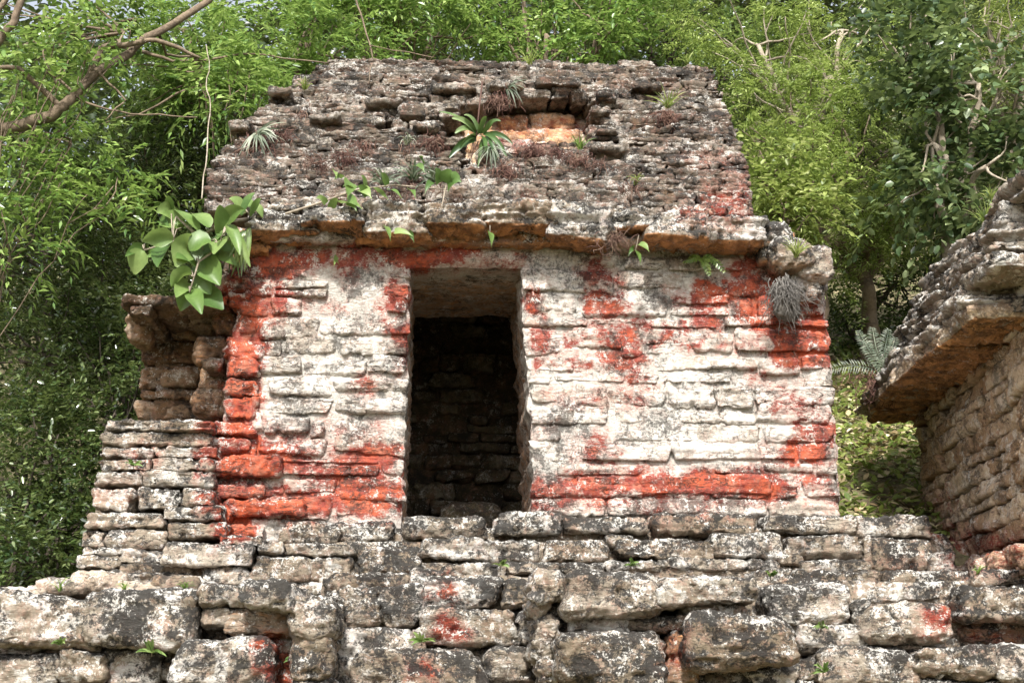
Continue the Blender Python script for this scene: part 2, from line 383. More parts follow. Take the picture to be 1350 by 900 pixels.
def rows(ys, x0, x1, seed, wl=(45, 130), gap=2.5):
    """uneven courses: ys are the joint heights, x0/x1 functions of y"""
    r = rs(seed); out = []
    for a, b in zip(ys[:-1], ys[1:]):
        y = (a+b)/2; x = x0(y)+r.uniform(-30, 2); e = x1(y)
        while x < e-6:
            w = r.uniform(*wl)*r.choice([.55, 1, 1, 1.25]); j = r.uniform(-2, 2)
            if e-x-w < 22: w = e-x+4
            h = b-a
            if r.rand() < .10 and h > 24:
                m = a+h*r.uniform(.4, .6)
                out += [(x+gap/2, a+gap/2, x+w-gap/2, m-1), (x+gap/2, m+1, x+w-gap/2, b-gap/2)]
            else:
                out.append((x+gap/2+r.uniform(-1, 2), a+gap/2+j+r.uniform(-2, 5), x+w-gap/2-r.uniform(-1, 4), b-gap/2+j-r.uniform(-4, 3)))
            x += w
    return out
lerp = lambda a, b, y0, y1: (lambda y: a+(b-a)*(y-y0)/(y1-y0))

temple_o = at(640, 690, YF)
temple = empty('stone_temple', temple_o, 'ruined stone temple with a dark doorway, flaking white plaster and red paint', 'temple')
mb = MB()
# base of the west pier bulges out in big red blocks, upper part in flatter plastered courses
sl = rows([352, 366, 392, 415, 443, 466, 494, 519, 545, 572, 599, 628, 655, 682, 712], lerp(318, 276, 330, 712), lambda y: 541-(y-350)*.035, 3, (40, 105))
def blocks(mb, st_, seed, dep=.14, pr=(.012, .045), **k):
    r_ = rs(seed)
    for i, (a_, b_, c_, d_) in enumerate(st_):
        if r_.rand() < .05: continue
        spx(mb, a_, b_, c_, d_, YF-r_.uniform(*pr), dep, seed*100+i, cell=.0105, rnd=r_.uniform(.25, .55), skew=.32, rough=r_.uniform(.55, 1.0), strata=r_.uniform(.6, 2), **k)
relief(mb, (322, 318), (542, 322), (527, 716), (272, 716), YF, [], depth=.05, back=1.45, seed=1, warp=6, mort_amt=.8, white=.2, cell=.014)
blocks(mb, [(max(a_, 300 if b_ > 430 else 318), b_, min(c_, 541-(b_-350)*.035), d_) for a_, b_, c_, d_ in sl], 51, white=.3, lich=.05)
# quoin blocks standing proud on the outer corner
r_ = rs(4)
for i, (a, b, c, d) in enumerate([(296, 448, 345, 470), (300, 470, 340, 497), (296, 500, 342, 520), (298, 522, 340, 548), (280, 556, 336, 574), (278, 576, 330, 597), (276, 600, 372, 630), (276, 637, 345, 655), (300, 660, 402, 682), (277, 664, 308, 688), (277, 690, 345, 712)]):
    spx(mb, a, b, c, d, YF-.08-.03*(i > 5), .5, 700+i, cell=.012, rnd=.42, rough=1.3, skew=.3, lich=-.3)
p1 = mb.build('pier', M['plaster'], temple); p1['label'] = 'pier with red painted blocks down its outer edge'
mb = MB()
sr = rows([332, 356, 384, 418, 431, 467, 490, 506, 534, 560, 583, 606, 626, 655, 682], lambda y: 697, lambda y: 1088+(y-330)*.055, 9, (40, 120))
relief(mb, (686, 322), (1086, 322), (1110, 686), (706, 686), YF, [], depth=.042, back=1.45, seed=2, warp=6, mort_amt=.9, white=.55, cell=.014)
blocks(mb, [(max(a_, 690+(b_-350)*.045), b_, min(c_, 1087+(b_-330)*.06), d_) for a_, b_, c_, d_ in sr], 52, pr=(.012, .042), white=.4)
spx(mb, 704, 634, 850, 656, YF-.05, .3, 731, cell=.012, rnd=.6, lich=-.5); spx(mb, 840, 622, 1020, 654, YF-.06, .3, 732, cell=.012, rnd=.6, lich=-.5)
spx(mb, 705, 657, 800, 681, YF-.05, .3, 733, cell=.012, rnd=.6); spx(mb, 800, 656, 1015, 680, YF-.06, .3, 734, cell=.012, rnd=.6, lich=.5); spx(mb, 1015, 662, 1108, 682, YF-.05, .3, 735, cell=.012, rnd=.6)
p2 = mb.build('pier', M['plaster'], temple); p2['label'] = 'wide white plastered pier with patches of red paint'
# lintel
mb = MB()
relief(mb, (520, 312), (712, 312), (703, 353), (528, 351), YF-.004, [(545, 330, 600, 348), (605, 326, 690, 350)], depth=.02, back=1.45, seed=3, sides='B', mort_amt=.3, white=-.3, backamp=.02, rust_v=lambda x, y: sstep(335, 316, y)*.5)
mb.build('lintel', M['plaster'], temple)
# plaster band under the cornice
mb = MB()
relief(mb, (324, 300), (1046, 304), (1050, 330), (322, 334), YF+.012, rows([300, 328], lambda y: 318, lambda y: 1090, 44, (50, 120)), depth=.03, back=1.2, seed=4, mort_amt=.4, sides='LRT', white=.1, rust_v=lambda x, y: np.clip(sstep(326, 306, y)*.8+.25*(x < 420), 0, 1))
mb.build('wall_band', M['plaster'], temple)

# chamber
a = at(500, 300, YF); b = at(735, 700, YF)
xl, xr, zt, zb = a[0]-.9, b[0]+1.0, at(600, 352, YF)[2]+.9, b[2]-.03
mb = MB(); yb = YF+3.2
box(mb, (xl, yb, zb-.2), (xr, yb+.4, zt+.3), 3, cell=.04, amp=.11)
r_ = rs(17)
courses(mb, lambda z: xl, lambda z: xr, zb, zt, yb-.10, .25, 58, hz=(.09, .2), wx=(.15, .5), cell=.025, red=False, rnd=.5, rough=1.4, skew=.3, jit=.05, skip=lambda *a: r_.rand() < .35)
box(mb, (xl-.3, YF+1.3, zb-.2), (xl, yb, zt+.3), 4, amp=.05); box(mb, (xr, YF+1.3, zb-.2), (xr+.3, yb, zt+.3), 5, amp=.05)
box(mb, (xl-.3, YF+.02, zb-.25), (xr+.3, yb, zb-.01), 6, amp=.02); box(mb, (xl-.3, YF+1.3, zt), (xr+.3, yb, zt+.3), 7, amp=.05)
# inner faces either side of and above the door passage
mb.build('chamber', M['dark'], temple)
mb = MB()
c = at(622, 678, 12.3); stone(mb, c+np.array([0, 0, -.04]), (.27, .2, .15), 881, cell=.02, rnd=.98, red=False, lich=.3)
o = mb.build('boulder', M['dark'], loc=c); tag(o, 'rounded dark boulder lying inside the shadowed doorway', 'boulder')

# cornice: overhanging slabs, ochre beneath
cor = MB()
CS = [(x0_, y0_+d0, x1_, y1_+d1, Y_+dy) for (x0_, y0_, x1_, y1_, Y_), (d0, d1, dy) in zip([(332, 274, 410, 303, 10.14), (402, 268, 484, 298, 10.12), (478, 262, 560, 299, 10.04), (556, 266, 642, 302, 10.07), (634, 263, 735, 298, 10.02), (730, 269, 808, 304, 10.05), (800, 278, 862, 302, 10.09), (858, 272, 926, 306, 10.05), (920, 281, 1012, 309, 10.04)], [(4, 3, .05), (-3, -2, -.03), (3, 4, .06), (-1, -3, 0), (4, 1, .03), (-3, 4, -.04), (1, -4, .04), (-4, 2, -.02), (2, 3, .03)])]
for i, (x0, y0, x1, y1, Y) in enumerate(CS):
    spx(cor, x0-3, y0-2, x1+3, y1+2, Y-.05, .8, 300+i, cell=.012, rnd=.45, rust_under=.9, lich=.25, white=.15, skew=.4, rough=1.9, strata=2)
for i, (x0, y0, x1, y1, Y) in enumerate([(312, 303, 350, 332, 10.3), (345, 300, 470, 318, 10.25), (465, 303, 560, 318, 10.27), (555, 302, 690, 320, 10.27), (685, 304, 800, 322, 10.26), (795, 306, 930, 326, 10.24), (925, 308, 1030, 330, 10.24)]):
    spx(cor, x0, y0, x1, y1, Y, .6, 330+i, cell=.015, rnd=.4, rust=[.75, .35, .8, .6, .85, .45, .6][i], lich=-.1, rough=1.6, skew=.3)
r_ = rs(34)
for i in range(12):
    px = r_.uniform(345, 1000); spx(cor, px, 264+r_.uniform(-4, 6)+8*(px > 800), px+r_.uniform(18, 60), 276+r_.uniform(-2, 4)+8*(px > 800), 10.2+r_.uniform(-.05, .05), .4, 380+i, cell=.014, rnd=.5, rough=1.8, lich=.1, skew=.3)
cor.build('cornice', M['grey'], temple)
mb = MB()
for i, (x0, y0, x1, y1, Y) in enumerate([(1000, 284, 1050, 322, 10.1), (1018, 306, 1078, 352, 10.05), (1050, 318, 1104, 366, 10.12), (1040, 345, 1096, 396, 10.2), (1000, 320, 1040, 346, 10.2)]):
    spx(mb, x0, y0, x1, y1, Y, .7, 360+i, cell=.013, rnd=.85, rust_under=.5, lich=.35, rough=1.4)
k = mb.build('corner_stone', M['grey'], temple); k['label'] = 'rough grey stone lump crowning the corner'

# roof: thin slabs stepping back
zr0 = at(600, 272, 10.3)[2]; YR0, YR1 = 10.32, 12.0
top_c = at(650, 78, YR1); zr1 = top_c[2]
def edge_fn(pts):
    pts = sorted(pts, key=lambda p: -p[1])
    zz, xx = [], []
    for px, py in pts:
        # depth on the sloped roof for this row
        Y = YR0
        for _ in range(12):
            w = at(px, py, Y); Y = YR0+(YR1-YR0)*np.clip((w[2]-zr0)/(zr1-zr0), 0, 1.1)
        zz.append(w[2]); xx.append(w[0])
    zz, ii = np.unique(zz, return_index=True); xx = np.array(xx)[ii]
    return lambda z: float(np.interp(z, zz, xx))
eL = edge_fn([(270, 275), (275, 225), (286, 200), (308, 184), (320, 160), (345, 142), (362, 124), (392, 104), (416, 90), (436, 80)])
eR = edge_fn([(996, 282), (990, 235), (978, 190), (962, 150), (948, 110), (932, 84)])
slope = (YR1-YR0)/(zr1-zr0)
def on_roof(px, py):
    Y = YR0
    for _ in range(12):
        w = at(px, py, Y); Y = YR0+(YR1-YR0)*(w[2]-zr0)/(zr1-zr0)
    return w
def niche(x, z, w, h):
    p = np.array([[x, YR0+slope*(z-zr0), z]]); px, py = proj(p)
    hw = w/2*165
    inn = lambda a, b, c, d: (a < px[0]+hw*.5 and px[0]-hw*.5 < c and b < py[0] < d)
    return inn(652, 122, 782, 186) or inn(602, 136, 660, 182) or inn(612, 186, 640, 216) or inn(505, 146, 522, 165)
rf = MB()
courses(rf, eL, eR, zr0-.05, zr1, YR0, .5, 81, hz=(.035, .08), wx=(.09, .42), lean=slope, gap=-.004, jit=.02, skip=niche, cell=.016, rnd=.45, rough=1.5, strata=2.2, skew=.35, lich=.1)
# core behind the slabs
zz = np.linspace(zr0-.1, zr1-.06, 18); nn = 30; ring = []
for z in zz:
    x0, x1 = eL(z)+.1, eR(z)-.1; y0 = YR0+slope*(z-zr0)+.56; y1 = 14.2-slope*(z-zr0)*.6
    s_ = np.linspace(0, 1, nn); ring.append(np.concatenate([np.stack([x0+(x1-x0)*s_, np.full(nn, y0), np.full(nn, z)], -1), np.stack([x1+(x0-x1)*s_, np.full(nn, y1), np.full(nn, z)], -1)]))
ring = np.array(ring); V = ring.reshape(-1, 3); V = V+np.stack([fbm(V, 3, 3, 1), fbm(V, 3, 3, 2), fbm(V, 3, 3, 3)*.5], -1)*.05
ii = np.arange(len(V)).reshape(len(zz), 2*nn); jn = np.roll(ii, -1, 1)
f = np.stack([ii[:-1], jn[:-1], jn[1:], ii[1:]], -1).reshape(-1, 4)
topi = ii[-1]; capf = np.stack([topi[:nn-1], topi[1:nn], topi[::-1][:nn-1][1:].tolist()+[topi[nn]], topi[::-1][:nn-1]], -1) if False else np.array([[topi[i], topi[i+1], topi[2*nn-2-i], topi[2*nn-1-i]] for i in range(nn-1)])
rf.add(V, [f, capf], rust=.35, tone=.3, red=red_mask(V))
# eroded lumps along the crest
r_ = rs(33)
for i in range(34):
    px = 410+i*15.5+r_.uniform(-8, 8); w = on_roof(px, 84+r_.uniform(-6, 8)+(14 if px < 440 else 0)); hh = (r_.uniform(.06, .2), .3, r_.uniform(.02, .038))
    stone(rf, w+np.array([0, .33, -.015]), hh, 900+i, cell=.02, rnd=.6, rough=1.6, strata=1.5, skew=.3, lich=.05)
for i, (px, py, a, b) in enumerate([(318, 170, .10, .035), (372, 126, .10, .035), (600, 120, .2, .035), (668, 117, .16, .03), (735, 114, .2, .035), (560, 170, .10, .04), (545, 152, .10, .05), (800, 200, .14, .035), (792, 150, .08, .04), (799, 175, .08, .04), (799, 132, .09, .035), (505, 140, .14, .03), (850, 120, .14, .025), (430, 160, .12, .03)]):
    w = on_roof(px, py); stone(rf, w+np.array([0, .17, 0]), (a, .28, b), 960+i, cell=.018, rnd=.6, rough=1.5, strata=1.5, skew=.2, lich=.2, rust_under=.4)
roof = rf.build('roof', M['roof'], temple)
nb = MB()
w0 = on_roof(650, 188); w1 = on_roof(775, 130)
box(nb, (w0[0]-.02, w0[1]+.06, w0[2]-.06), (w1[0]-.02, w0[1]+.4, w0[2]-.01), 12, cell=.03, amp=.02, white=.15, tone=.5)
na, nbx = on_roof(598, 222), on_roof(790, 116)
U, Fq = cube_grid(60, 4, 40); q = (U+1)/2
W = np.stack([na[0]+(nbx[0]-na[0])*q[:, 0], na[1]+(nbx[1]-na[1])*q[:, 2]+.46+.05*q[:, 1], na[2]+(nbx[2]-na[2])*q[:, 2]], -1)
W = W+np.stack([fbm(W, 6, 3, i) for i in range(3)], -1)*.03
nb.add(W, Fq, rust=.35, red=red_mask(W), tone=.5)
for i, (a_, b_, c_, d_) in enumerate([(660, 132, 700, 150), (702, 130, 762, 146), (664, 152, 720, 168), (722, 150, 770, 166), (610, 145, 650, 160), (606, 162, 655, 180), (660, 170, 712, 184), (714, 168, 768, 184)]):
    p_, q_ = on_roof(a_, d_), on_roof(c_, b_); cc = (p_+q_)/2; stone(nb, cc+np.array([0, .52, 0]), (abs(q_[0]-p_[0])/2, .12, abs(q_[2]-p_[2])/2), 2700+i, cell=.016, rnd=.5, rough=1.4, rust=.55, white=-.3)
nb.build('niche', M['ochre'], roof)

# broken west side: recessed inner courses under an overhanging slab
mb = MB()
DS = [(186, 424, 262, 446), (184, 450, 258, 478), (184, 480, 225, 512), (214, 482, 262, 508), (186, 514, 262, 526), (178, 528, 250, 552), (196, 414, 250, 424), (240, 416, 270, 440)]
for i, q in enumerate(DS): spx(mb, *q, 11.18+.05*(i % 3), .5, 400+i, cell=.014, rnd=.5, rust=.45, rough=1.2, lich=-.2)
for i, q in enumerate([(256, 440, 300, 480), (250, 505, 300, 545), (262, 478, 306, 512), (285, 470, 312, 494), (280, 395, 316, 440)]): spx(mb, *q, 10.62, .8, 420+i, cell=.016, rnd=.7, rust=.5, rough=1.4)
for i, q in enumerate([(162, 387, 232, 402), (225, 386, 300, 402), (170, 401, 200, 414), (284, 360, 332, 384), (300, 384, 330, 402), (292, 335, 326, 362), (306, 308, 330, 334), (268, 470, 292, 488)]): spx(mb, *q, 10.36, 1.1, 440+i, cell=.014, rnd=.5, rust_under=.35, lich=.3, rough=1.6, skew=.3)
spx(mb, 166, 410, 194, 446, 10.75, .4, 460, cell=.014, rnd=.6, rust=.45, rough=1.6, skew=.4)
box(mb, (at(205, 555, 11.4)[0], 11.3, at(205, 560, 11.3)[2]-.1), (at(330, 400, 11.3)[0], 13.2, at(300, 408, 11.3)[2]), 8, cell=.05, amp=.06, rust=.4, tone=.2)
sd = mb.build('broken_wall', M['umber'], temple); sd['label'] = 'collapsed corner with brown inner courses in shadow'

# ------------------------------------------------------------------ side terrace wall, left of the facade
mb = MB()
LW = [(140, 553, 210, 567), (212, 551, 280, 567), (137, 568, 275, 590), (131, 590, 200, 603), (202, 588, 290, 603), (130, 604, 197, 619), (200, 603, 282, 619), (126, 621, 182, 641), (185, 620, 280, 641),
 (121, 642, 178, 672), (183, 645, 236, 668), (238, 643, 280, 666), (116, 674, 212, 697), (218, 666, 292, 686), (222, 686, 300, 708), (108, 699, 138, 722), (138, 699, 218, 723), (103, 731, 156, 748), (157, 725, 214, 742), (110, 722, 160, 731),
 (160, 742, 252, 757), (88, 752, 162, 778), (160, 755, 250, 778), (215, 717, 330, 745), (262, 744, 331, 771), (290, 706, 345, 720), (333, 733, 405, 770), (336, 714, 375, 731), (376, 716, 455, 733), (400, 732, 470, 768), (388, 766, 428, 783), (330, 768, 392, 786)]
for i, q in enumerate(LW): spx(mb, *q, (10.22 if q[0] < 205 and q[1] < 715 else 10.12)-(.35 if i >= 23 else 0)-.0012*(q[1]-553)*(i < 23)+rs(i).uniform(-.03, .03), .55, 500+i, cell=.014, rnd=.45, lich=.15, rough=1.35, skew=.25)
V0 = at(150, 560, 10.5); V1 = at(330, 780, 10.5)
box(mb, (V0[0]-.05, 10.42, 0), (V1[0], 12.2, V0[2]-.03), 21, cell=.06, amp=.05, rust=.2, tone=.3)
box(mb, (at(232, 715, 10)[0], 9.98, 0), (at(460, 715, 10)[0], 10.5, at(300, 722, 10)[2]), 22, cell=.06, amp=.04, rust=.2, tone=.3)
courses(mb, lambda z: V0[0]-.35, lambda z: V1[0]+.7, 0, at(100, 790, 10)[2], 9.9, .5, 61, cell=.05, red=False)
o = mb.build('stone_wall', M['grey'], loc=(V0[0], 10.4, 0)); tag(o, 'weathered grey stone wall stepping down left of the painted temple front', 'stone wall')

# ------------------------------------------------------------------ platform steps
def wallthing(name, label, cat, m, stones, core, seed, cell=.014, loc=None, **k):
    mb_ = MB()
    for i, q in enumerate(stones):
        Y = q[4]; dep = q[5] if len(q) > 5 else .5; kk = dict(rnd=.5, lich=.35, rough=1.35, cell=cell, skew=.3); kk.update(k)
        if len(q) > 6: kk.update(q[6])
        spx(mb_, q[0], q[1], q[2], q[3], Y+rs(seed+i).uniform(-.02, .02), dep, seed+i, **kk)
    for lo, hi in core: box(mb_, lo, hi, seed, cell=.05, amp=.035, rust=.15, tone=.25, red=0)
    o_ = mb_.build(name, m, loc=loc); tag(o_, label, cat); return o_
X = lambda px, py, Y: at(px, py, Y)[0]
Z = lambda px, py, Y: at(px, py, Y)[2]
ST = [(370, 687, 450, 714, 9.95), (448, 688, 524, 716, 9.93), (532, 682, 645, 711, 9.9), (656, 675, 745, 703, 9.9), (745, 680, 858, 702, 9.92), (862, 674, 1002, 704, 9.88), (1010, 677, 1128, 703, 9.9), (1127, 680, 1226, 709, 9.92),
 (398, 717, 480, 732, 9.82), (470, 720, 562, 758, 9.78), (553, 708, 640, 738, 9.8), (635, 712, 712, 741, 9.82), (718, 709, 802, 741, 9.78), (800, 704, 835, 722, 9.85), (818, 706, 928, 735, 9.8), (925, 712, 945, 740, 9.82), (936, 703, 1037, 734, 9.8), (1039, 706, 1134, 738, 9.8), (1134, 709, 1150, 752, 9.84), (1147, 717, 1232, 752, 9.8), (1222, 700, 1258, 732, 10.0), (1228, 728, 1268, 762, 9.7), (1140, 708, 1225, 718, 9.86),
 (800, 738, 870, 752, 9.75), (868, 736, 960, 750, 9.78), (955, 735, 1030, 750, 9.78), (1024, 730, 1060, 744, 9.76), (1058, 738, 1148, 755, 9.74), (580, 742, 665, 760, 9.66), (666, 740, 725, 756, 9.66), (540, 750, 590, 768, 9.66), (715, 742, 800, 756, 9.7)]
zp = Z(700, 684, 9.9)
steps = wallthing('stone_platform', 'low grey stone step running below the dark doorway, blotched with black lichen', 'platform', M['grey'], ST,
  [((X(372, 700, 10.1), 10.06, 0), (X(1224, 700, 10.1), 10.7, zp-.05)), ((X(380, 700, 10), 9.95, 0), (X(1240, 740, 10), 10.2, Z(700, 712, 9.9))), ((X(420, 700, 9.8), 9.82, 0), (X(1240, 750, 9.8), 10.0, Z(700, 742, 9.8)))], 1100, loc=(X(790, 700, 9.9), 9.9, 0))

# stair
SS = [(428, 753, 540, 784, 9.5), (427, 764, 450, 795, 9.5), (448, 775, 503, 828, 9.3), (500, 772, 555, 822, 9.32), (547, 754, 660, 803, 9.35), (662, 757, 704, 802, 9.38), (436, 795, 452, 828, 9.3), (438, 827, 545, 868, 9.2), (540, 830, 560, 860, 9.2), (552, 803, 684, 848, 9.2), (682, 803, 706, 848, 9.25), (436, 866, 470, 905, 9.1), (462, 856, 640, 915, 9.05), (636, 846, 706, 908, 9.1)]
stair = wallthing('stairway', 'worn central flight of grey stone steps between two projecting side blocks', 'stairs', M['grey'], SS,
  [((X(425, 780, 9.6), 9.62, 0), (X(712, 780, 9.6), 10.0, Z(600, 760, 9.6))), ((X(425, 820, 9.5), 9.5, 0), (X(712, 820, 9.5), 9.7, Z(600, 806, 9.5))), ((X(425, 850, 9.4), 9.36, 0), (X(712, 850, 9.4), 9.6, Z(600, 850, 9.4)))], 1200, loc=(X(570, 850, 9.3), 9.3, 0))
mb = MB(); courses(mb, lambda z: X(430, 900, 9.0), lambda z: X(706, 900, 9.0), 0, Z(600, 910, 9.0), 8.95, .5, 63, hz=(.2, .3), cell=.05, red=False); mb.build('footing', M['grey'], stair)

# right front terrace: big blocks
RS_ = [(747, 750, 880, 812, 8.35, 1.2, dict(lich=.2)), (868, 752, 1003, 800, 8.33, 1.2, dict(lich=.2)), (905, 795, 985, 818, 8.48, .8, dict(lich=-.4, white=.2)),
 (1000, 768, 1122, 824, 8.72), (1122, 790, 1147, 826, 8.85, .4, dict(rust=.3)), (1003, 750, 1048, 768, 9.0), (1046, 754, 1162, 772, 9.0), (1162, 752, 1285, 774, 9.0), (1286, 748, 1372, 770, 8.9), (1146, 772, 1238, 792, 8.95, .5, dict(white=.2)), (1256, 772, 1372, 818, 8.7), (1145, 788, 1266, 848, 8.66, .6, dict(lich=-.35, rust=.25)),
 (735, 830, 890, 899, 8.3, 1.1, dict(rnd=.5)), (745, 808, 830, 834, 8.52, .7, dict(rust=.3, lich=-.2)), (826, 808, 908, 834, 8.52, .7, dict(rust=.3)), (880, 826, 928, 900, 8.45, .8, dict(rust=.5, lich=-.2)), (916, 806, 1060, 884, 8.2, 1.1, dict(rnd=.55, lich=.5)), (1058, 820, 1147, 861, 8.76), (1146, 846, 1215, 864, 8.8), (1214, 842, 1265, 856, 8.85, .4, dict(rust=.4)), (1262, 816, 1372, 850, 8.88, .4, dict(rust=.45, lich=-.2)),
 (1086, 857, 1210, 912, 8.6), (1212, 851, 1320, 900, 8.55), (1316, 846, 1376, 896, 8.58), (1050, 870, 1090, 896, 8.72), (985, 876, 1056, 912, 8.62), (900, 884, 990, 920, 8.66), (730, 896, 905, 930, 8.62), (1210, 898, 1376, 940, 8.6), (1050, 895, 1090, 930, 8.7)]
zt_ = Z(900, 770, 8.8)
rterr = wallthing('terrace_wall', 'terrace wall of large rounded blocks under the white plastered pier', 'stone wall', M['grey'], RS_,
  [((X(750, 800, 8.95), 8.98, 0), (X(1420, 780, 8.95), 9.9, Z(900, 764, 8.95))), ((X(728, 840, 9), 9.0, 0), (X(800, 840, 9), 9.4, Z(760, 830, 9)))], 1300, cell=.0125, rnd=.5, loc=(X(1050, 850, 8.7), 8.7, 0))
mb = MB()
for i, (x0, y0, x1, y1, Y) in enumerate([(702, 750, 748, 790, 8.78), (700, 786, 728, 812, 8.85), (704, 808, 742, 846, 8.8), (698, 842, 732, 876, 8.82), (712, 868, 742, 905, 8.78), (724, 800, 752, 840, 8.95), (722, 838, 745, 872, 8.95)]):
    spx(mb, x0, y0, x1, y1, Y-.3, .7, 1400+i, cell=.012, rnd=.8, rough=2.0, rust=.3, skew=.4, lich=.1)
c_ = mb.build('corner_stone', M['grey'], rterr); c_['label'] = 'column of eroded tan corner stones'
mb = MB(); courses(mb, lambda z: X(735, 900, 8.6), lambda z: X(1420, 900, 8.6), 0, Z(900, 925, 8.6), 8.6, .5, 64, hz=(.2, .3), cell=.05, red=False); mb.build('footing', M['grey'], rterr)

# left front terrace
LS = [(-40, 779, 120, 850, 8.6, .9, dict(lich=.0, white=.1)), (110, 780, 262, 848, 8.6, .9, dict(lich=.7)), (-40, 859, 76, 912, 8.72, .6, dict(lich=-.2)), (72, 855, 140, 905, 8.72, .6, dict(lich=-.1)), (136, 857, 202, 908, 8.74, .5, dict(rust=.25)), (216, 840, 352, 912, 8.32, 1.0, dict(rnd=.5, lich=.4)), (200, 846, 222, 900, 8.85, .4, dict(rust=.4)),
 (262, 770, 324, 800, 8.5, .9), (263, 797, 306, 828, 8.56, .7, dict(lich=-.4)), (318, 766, 388, 803, 8.3, 1.1, dict(rnd=.5)), (300, 800, 380, 834, 8.52, .7, dict(rust=.45, lich=-.3)), (262, 826, 300, 844, 8.84, .4, dict(rust=.3)), (340, 832, 388, 905, 8.70, .6, dict(rnd=.7, lich=-.3)), (-40, 845, 230, 862, 8.9, .4, dict(rust=.4, lich=-.3)), (-40, 905, 230, 950, 8.7), (225, 905, 440, 950, 8.7)]
lterr = wallthing('terrace_wall', 'terrace wall at lower left capped by one long lichen spotted slab', 'stone wall', M['grey'], LS,
  [((X(-60, 820, 8.9), 8.92, 0), (X(385, 820, 8.9), 9.9, Z(200, 792, 8.9))), ((X(375, 820, 9), 8.95, 0), (X(432, 820, 9), 9.6, Z(400, 805, 9)))], 1500, cell=.0125, loc=(X(180, 850, 8.7), 8.7, 0))
mb = MB()
for i, (x0, y0, x1, y1, Y) in enumerate([(378, 786, 440, 842, 8.36), (386, 832, 438, 898, 8.4), (380, 894, 440, 940, 8.42)]):
    spx(mb, x0, y0, x1, y1, Y, .8, 1540+i, cell=.012, rnd=.6, rough=1.6, lich=.5, strata=-.5)
c_ = mb.build('corner_stone', M['grey'], lterr); c_['label'] = 'streaked grey corner block'
mb = MB(); courses(mb, lambda z: X(-60, 900, 8.7), lambda z: X(436, 900, 8.7), 0, Z(200, 945, 8.7), 8.68, .5, 65, hz=(.2, .3), cell=.05, red=False); mb.build('footing', M['grey'], lterr)
# earth and rubble bank on top of it
mb = MB()
for i, (x0, y0, x1, y1, Y) in enumerate([(-60, 775, -20, 792, 9.3), (-30, 772, 60, 792, 9.3), (40, 762, 110, 785, 9.4), (90, 752, 165, 782, 9.5), (200, 758, 262, 782, 9.2), (150, 765, 220, 788, 9.2)]):
    spx(mb, x0, y0, x1, y1, Y, .8, 1560+i, cell=.018, rnd=.9, rough=1.3, rust=.2, lich=-.2)
mb.build('rubble_bank', M['side'], lterr)

# ------------------------------------------------------------------ neighbouring ruin on the right
ang = YAW+math.atan((764-675)/F)
dv = np.array([math.sin(ang), math.cos(ang), 0]); nv_ = np.array([-math.cos(ang), math.sin(ang), 0])
YB = 11.8
P0 = at(1207, 552, YB)
# local frame: x = toward the camera along the wall, y = into the wall, z up
AX = np.array([-dv, -nv_, [0, 0, 1.0]])
zs = P0[2]; org = np.array([P0[0], P0[1], 0])
ruin = empty('stone_building', (P0[0], P0[1], 0), 'neighbouring stone ruin at right with an overhanging orange stained eave', 'stone building')
mb = MB()
zb0 = Z(1240, 765, 9.0)-.1
SL = 3.15
courses(mb, lambda z: -.04*(zs-z), lambda z: SL, zb0, zs, 0, .5, 91, hz=(.065, .16), wx=(.18, .65), ax=AX, org=org, cell=.017, rnd=.36, jit=.03, rough=1.1, strata=1.2, skew=.25, rust=.22, lich=.1, lean=.0)
h_ = np.array([SL/2-.03, .7, (zs-0)/2]); stone(mb, org+np.array([SL/2, .95, zs/2])@AX, h_, 77, ax=AX, cell=.1, rnd=.1, rust=.3, red=False)
for i in range(22):
    s_ = -.15+i*.155; stone(mb, org+np.array([s_, -.06+.04*(i % 3), zb0+.22+.06*math.sin(i*2.1)])@AX, (.12, .14, .05+.02*(i % 2)), 1700+i, ax=AX, cell=.016, rnd=.6, rough=2.0, rust=.25)
# its near end, facing the camera side
AX2 = np.array([-nv_, dv, [0, 0, 1.0]]); org2 = org-dv*SL
courses(mb, lambda z: -.02, lambda z: 2.3, 0, zs+.02, -.1, .45, 94, hz=(.09, .2), wx=(.25, .8), ax=AX2, org=org2, cell=.024, rnd=.4, rough=1.2, skew=.25, rust=.15, lich=.1)
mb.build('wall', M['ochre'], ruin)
mb = MB()
s = -.1; i = 0; r_ = rs(55)
while s < SL:
    w = r_.uniform(.35, .8); i += 1
    o_ = r_.uniform(-.04, .05)
    stone(mb, org+np.array([s+w/2, .08+o_, zs+.05])@AX, (w/2+.03, .53, .05+r_.uniform(-.015, .02)), 1800+i, ax=AX, cell=.018, rnd=.5, rough=2.2, strata=1.8, rust_under=1.2, rust=.12, skew=.3, lich=.4)
    s += w
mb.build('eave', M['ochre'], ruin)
mb = MB()
for row in range(10):
    s = -.05+row*.03; k_ = 0; r_ = rs(60+row)
    while s < SL:
        w = r_.uniform(.15, .6); k_ += 1
        z = zs+.13+row*.118+r_.uniform(-.025, .025)
        z -= max(0, row-6)*.05*s
        stone(mb, org+np.array([s+w/2, -.03+row*.066+r_.uniform(-.04, .04), z])@AX, (w/2+.06, .42, .07+r_.uniform(-.025, .015)), 1900+row*100+k_, ax=AX, cell=.018, rnd=.4, rough=1.9, strata=3.5, lich=.12, skew=.4, tone=r_.uniform(.3, 1))
        s += w
stone(mb, org+np.array([SL/2, 1.6, zs+.6])@AX, (SL/2, 1.1, .52), 78, ax=AX, cell=.09, rnd=.3, red=False)
courses(mb, lambda z: -.2+.55*(z-zs), lambda z: 2.8, zs+.02, zs+1.08, -.25, .6, 95, lean=.3, hz=(.08, .15), wx=(.2, .7), ax=AX2, org=org2, cell=.026, rnd=.45, rough=1.7, strata=2.5, skew=.35, lich=.12)
